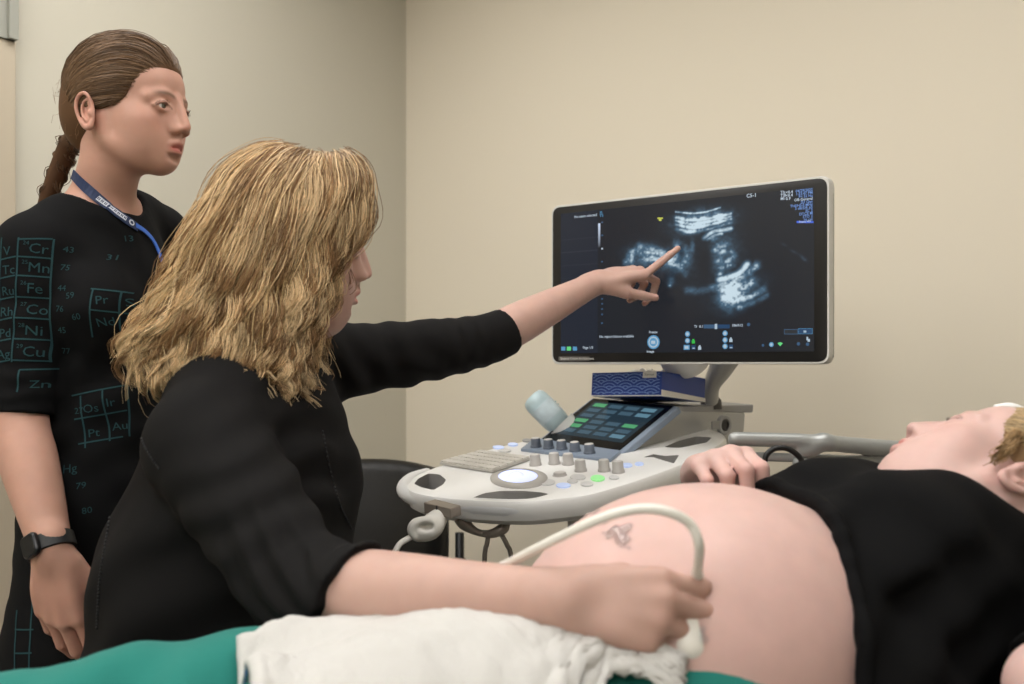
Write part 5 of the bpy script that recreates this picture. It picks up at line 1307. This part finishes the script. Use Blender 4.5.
# the black top
m_top = mat('black tee', (11, 11, 12), 0.9, spec=.14, bump=(800, .1, .0006))
TP = Field()
TP.ell(CH+A(0, 0, .004), (.200, .190, .128), PRt, k=.05)
for s_, o_ in ((-1, A(-.01, 0, 0)), (1, A(.0, 0, 0))): TP.ell(CH+lB*s_*.080+uB*.075+o_, (.100, .088, .072), PRt, k=.05)
TP.ell(BEL, (.219, .189, .178), PRt, k=.05)
TP.ell(BEL+dB*.13+A(0, -.02, -.06), (.14, .195, .13), PRt, k=.05)
TP.chain([NS3, NB3-dB*.03, FS3], [.060, .066, .060], k=.05)
EH = NS3*.18+EN*.82; TP.chain([NS3, NS3*.7+EN*.3], [.062, .062], k=.03); TS = Field(); TS.chain([NS3, NS3*.6+EN*.4, EH, EN], [.064, .060, .056, .054], k=.02); TS.cut(EH, nrm(EN-NS3)+A(.5, 0, -.3), EN, .10); TP.chain([FS3, FS3*.5+EF*.5, EF*.7+FS3*.3], [.058, .056, .052], k=.025)
TP.ell(NB3+dB*.050+uB*.035-lB*.02, (.085, .095, .065), PRt, k=.008, sub=True)
HEM = P(850, 580, .96); hn = nrm(A(-1, -.10, .16))
TP.cut(HEM, hn, BEL, .42)
for a in ((P(840, 560, 1.0), A(.8, .2, .5), .040, .0014, .10, 0.), (P(900, 600, .99), A(.6, 0, -.8), .06, .006, .12, 1.), (P(800, 480, 1.2), A(.5, 0, .9), .035, .002, .08, .4), (P(940, 560, 1.0), A(.5, 0, .8), .07, .005, .14, 2.)): TP.disp(*fold(*a))
TP.field(TS, .02); V, Q = TP.build(.0045); V = smooth_np(V, Q, 1); top3 = mesh_np('black_top', V, Q, m_top, pt)
# the rolled hem, following the cut
cen_ = HEM+(BEL-HEM)-hn*((BEL-HEM)@hn)
e_1 = nrm(np.cross(hn, A(0, 1, 0))); e_1 = e_1 if e_1[2] > 0 else -e_1; e_2 = np.cross(hn, e_1); e_2 = e_2 if e_2[1] < 0 else -e_2
hp_ = []
tt3 = BVHTree.FromPolygons([tuple(v) for v in V], [tuple(int(i) for i in f_) for f_ in Q])
for a in np.linspace(-1.9, 2.1, 60):
    d = math.cos(a)*e_1+math.sin(a)*e_2
    h_ = tt3.ray_cast(Vector(cen_-hn*.004+d*.5), Vector(-d))
    if h_[0] is not None: hp_.append(np.array(h_[0])-d*.003)
hp_ = A(*hp_); hp_[1:-1] = (hp_[:-2]+hp_[1:-1]+hp_[2:])/3
f = Field(); f.chain(hp_[::3], .0085+.0008*np.sin(np.arange(len(hp_[::3]))*1.7), k=.004)
for a in ((P(840, 560, 1.0), A(.2, .3, 1), .03, .001, .10, 0.), (P(800, 500, 1.15), A(.8, 0, .3), .03, .001, .08, 0.)): f.disp(*fold(*a))
V, Q = f.build(.004); mesh_np('rolled_hem', V, Q, m_top, top3)
# teal trousers
m_teal = mat('teal cotton', (32, 116, 106), 0.8, spec=.2, bump=(500, .15, .0008), sheen=.1); m_teald = mat('teal waistband', (14, 86, 80), .8)
TT = Field(); TT.ell(A(.0, .985, .79), (.185, .200, .112), BRt, k=.06); TT.ell(BEL+A(-.03, -.02, -.045), (.215, .192, .142), PRt, k=.05)
for s_ in (-1, 1): TT.chain([BO+bl*s_*.09-bd*.03+A(0, 0, .782), BO+bl*s_*.095-bd*.28+A(0, 0, .780), BO+bl*s_*.09-bd*.46+A(0, 0, .781), BO+bl*s_*.08-bd*.72+A(0, 0, .765), BO+bl*s_*.08-bd*.86+A(0, 0, .745)], [.108, .100, .080, .070, .06], k=.05)
WA = A(.185, .95, .885); wn_ = nrm(A(1, -.1, 2.6))
TT.cut(WA, wn_, WA, .45)
for a in ((P(100, 660, .9), A(1, 0, -.3), .10, .006, .16, 0.), (P(210, 645, .9), A(1, .2, .5), .07, .004, .10, 1.), (P(620, 670, .9), A(.7, .1, .7), .03, .003, .06, 0.), (P(30, 670, .88), A(.9, 0, .5), .08, .004, .1, .3)): TT.disp(*fold(*a))
V, Q = TT.build(.0045); V = smooth_np(V, Q, 1); tr3 = mesh_np('teal_trousers', V, Q, m_teal, pt)
VT, QT = V, Q
# ================================================================== TOWEL over the hips
allV = np.concatenate([V3, VT]); allQ = np.concatenate([Q3, QT+len(V3)]); tdr = bvh_of(allV, allQ)
nu, nv = 150, 100
U_, W_ = np.meshgrid(np.linspace(0, 1, nu), np.linspace(0, 1, nv))
def onbody(px, py, Y):
    h_ = tdr.ray_cast(Vector((0, 0, EYE)), Vector(((px-512)/FPX, 1, -(py-HZ)/FPX)).normalized())
    return A(*h_[0])[:2] if h_[0] is not None and h_[0].y < Y else P(px, py, Y)[:2]
far_e = spline([P(236, 618, .95)[:2], P(300, 616, .985)[:2], P(420, 640, .98)[:2], onbody(530, 634, .96), onbody(600, 646, .93), onbody(680, 662, .875)], nu)
near_e = spline([(-.235, .60), (-.12, .59), (.0, .60), (.04, .62), (.075, .66), (.135, .74)], nu)
near_e = np.stack([np.interp(np.linspace(0, 1, nu), [0, .35, .60, .68, .74, .82, 1], [-.145, -.06, .015, .03, .065, .098, .145]), np.interp(np.linspace(0, 1, nu), [0, .35, .6, .67, .72, .78, .86, 1], [.60, .59, .60, .66, .80, .852, .856, .845])], 1)
XY = far_e[None]*(1-W_[..., None])+near_e[None]*W_[..., None]
ZT = np.zeros((nv, nu))
for j in range(nv):
    for i in range(nu):
        h_ = tdr.ray_cast(Vector((XY[j, i, 0], XY[j, i, 1], 1.3)), Vector((0, 0, -1)))
        ZT[j, i] = h_[0].z if h_[0] is not None and h_[0].z > .70 else .72
def blur(Z, n):
    for _ in range(n):
        Zp = np.pad(Z, 1, mode='edge'); Z = (Zp[:-2, 1:-1]+Zp[2:, 1:-1]+Zp[1:-1, :-2]+Zp[1:-1, 2:]+2*Z)/6
    return Z
ZT = np.maximum(blur(ZT, 30), ZT-.001)+.007
def nz2(a, sx, sy, seed):
    r = np.random.default_rng(seed).random((sy+3, sx+3)); x, y = U_*sx, W_*sy; i, j = x.astype(int), y.astype(int); fx, fy = x-i, y-j; fx, fy = fx*fx*(3-2*fx), fy*fy*(3-2*fy)
    return a*((r[j, i]*(1-fx)+r[j, i+1]*fx)*(1-fy)+(r[j+1, i]*(1-fx)+r[j+1, i+1]*fx)*fy)
ZT += nz2(.011, 8, 5, 5)+nz2(.005, 24, 16, 6)+nz2(.0022, 70, 48, 7)
edge = np.minimum.reduce([U_*nu*.25, (1-U_)*nu*.25, W_*nv*.25, np.full(U_.shape, 1.)]); ZT += .006*np.sqrt(np.clip(edge, 0, 1))-.003
Vt = np.stack([XY[..., 0], XY[..., 1], ZT], -1).reshape(-1, 3); Vt[:, :2] += np.stack([nz2(.006, 20, 12, 8).ravel(), nz2(.006, 20, 12, 9).ravel()], 1)
ii = np.arange(nu*nv).reshape(nv, nu); Qt = np.stack([ii[:-1, :-1], ii[1:, :-1], ii[1:, 1:], ii[:-1, 1:]], -1).reshape(-1, 4)
m_towel = mat('white terry', (192, 190, 186), .95, spec=.1, bump=(330, .5, .002), sheen=.2)
tw = mesh_np('towel', Vt, Qt, m_towel); tag(tw, 'white terry towel draped over the patient\'s hips and thighs', 'towel')
md = tw.modifiers.new('thick', 'SOLIDIFY'); md.thickness = .005; md.offset = 1.0
b = MB(); b.tube([Vt[ii[j, 0]]+A(-.001, 0, .003) for j in range(0, nv, 3)], .0022, 6); b.build('blue_edge', mat('blue hem stitch', (92, 120, 190), .8), tw, smooth=True)

# ================================================================== TRANSDUCER in the right hand, its cable, and the gel
tr_ = thing('ultrasound_transducer', 'white ultrasound transducer held against the belly with its pale cable arching over', 'transducer', L3((.085, 0, -.03)))
pa, pb = L3((.122, .036, -.028)), L3((.116, -.026, -.034)); pc_ = pa*.5+P(699, 556, .872)*.5
f = Field(); f.chain([pa, pa*.7+pb*.3, pb*.7+pa*.3, pb], [.0085, .012, .0155, .0185], k=.004)
V, Q = f.build(.0025); mesh_np('transducer_body', V, Q, m_cabwhite, tr_)
cb = spline([pa+A(.0, 0, -.004), pc_, P(699, 545, .87), P(690, 524, .868), P(668, 512, .865), P(640, 509, .868), P(605, 517, .875), P(560, 537, .90), P(515, 560, .95), P(490, 574, 1.02), P(470, 600, 1.10), P(450, 690, 1.2)], 90)
b = MB(); b.tube(cb, np.interp(np.linspace(0, 1, 90), [0, .06, .1, 1], [.0062, .0058, .0046, .0044]), 12); b.build('transducer_cable', m_cabwhite, tr_, smooth=True)
m_gel = mat('clear gel', (240, 243, 245), .05, trans=.92, ior=1.36)
def gelblob(name, lab, spots):
    f = Field()
    for (px, py, r, fl) in spots:
        h_ = tb3.ray_cast(Vector((0, 0, EYE)), Vector(((px-512)/FPX, 1, -(py-HZ)/FPX)).normalized())
        if h_[0] is None: continue
        n_ = np.array(h_[1]); u = nrm(np.cross(n_, A(.3, .1, .9))); f.ell(np.array(h_[0]), (r, r*.8, r*fl), np.stack([u, np.cross(n_, u), n_], 1), k=.004)
    V, Q = f.build(.0018); o = mesh_np(name, V, Q, m_gel); tag(o, lab, 'gel', 'smears of clear gel on the belly'); return o
gelblob('ultrasound_gel', 'glistening clear gel blob on top of the bare belly behind the pale cable', [(618+rng.normal(0, 7), 535+rng.normal(0, 5.5), .0014+.0028*rng.random(), .5+.4*rng.random()) for _ in range(46)])
gelblob('ultrasound_gel', 'small streak of clear gel at the far left slope of the bare belly', [(579, 520, .006, .3), (588, 515, .007, .3), (597, 512, .006, .3), (572, 526, .004, .3)])
gelblob('ultrasound_gel', 'wet gel smear on the belly under the fingertips holding the transducer', [(703, 628, .004, .25), (708, 618, .003, .25), (701, 637, .005, .25), (698, 645, .004, .25), (706, 640, .003, .25)])
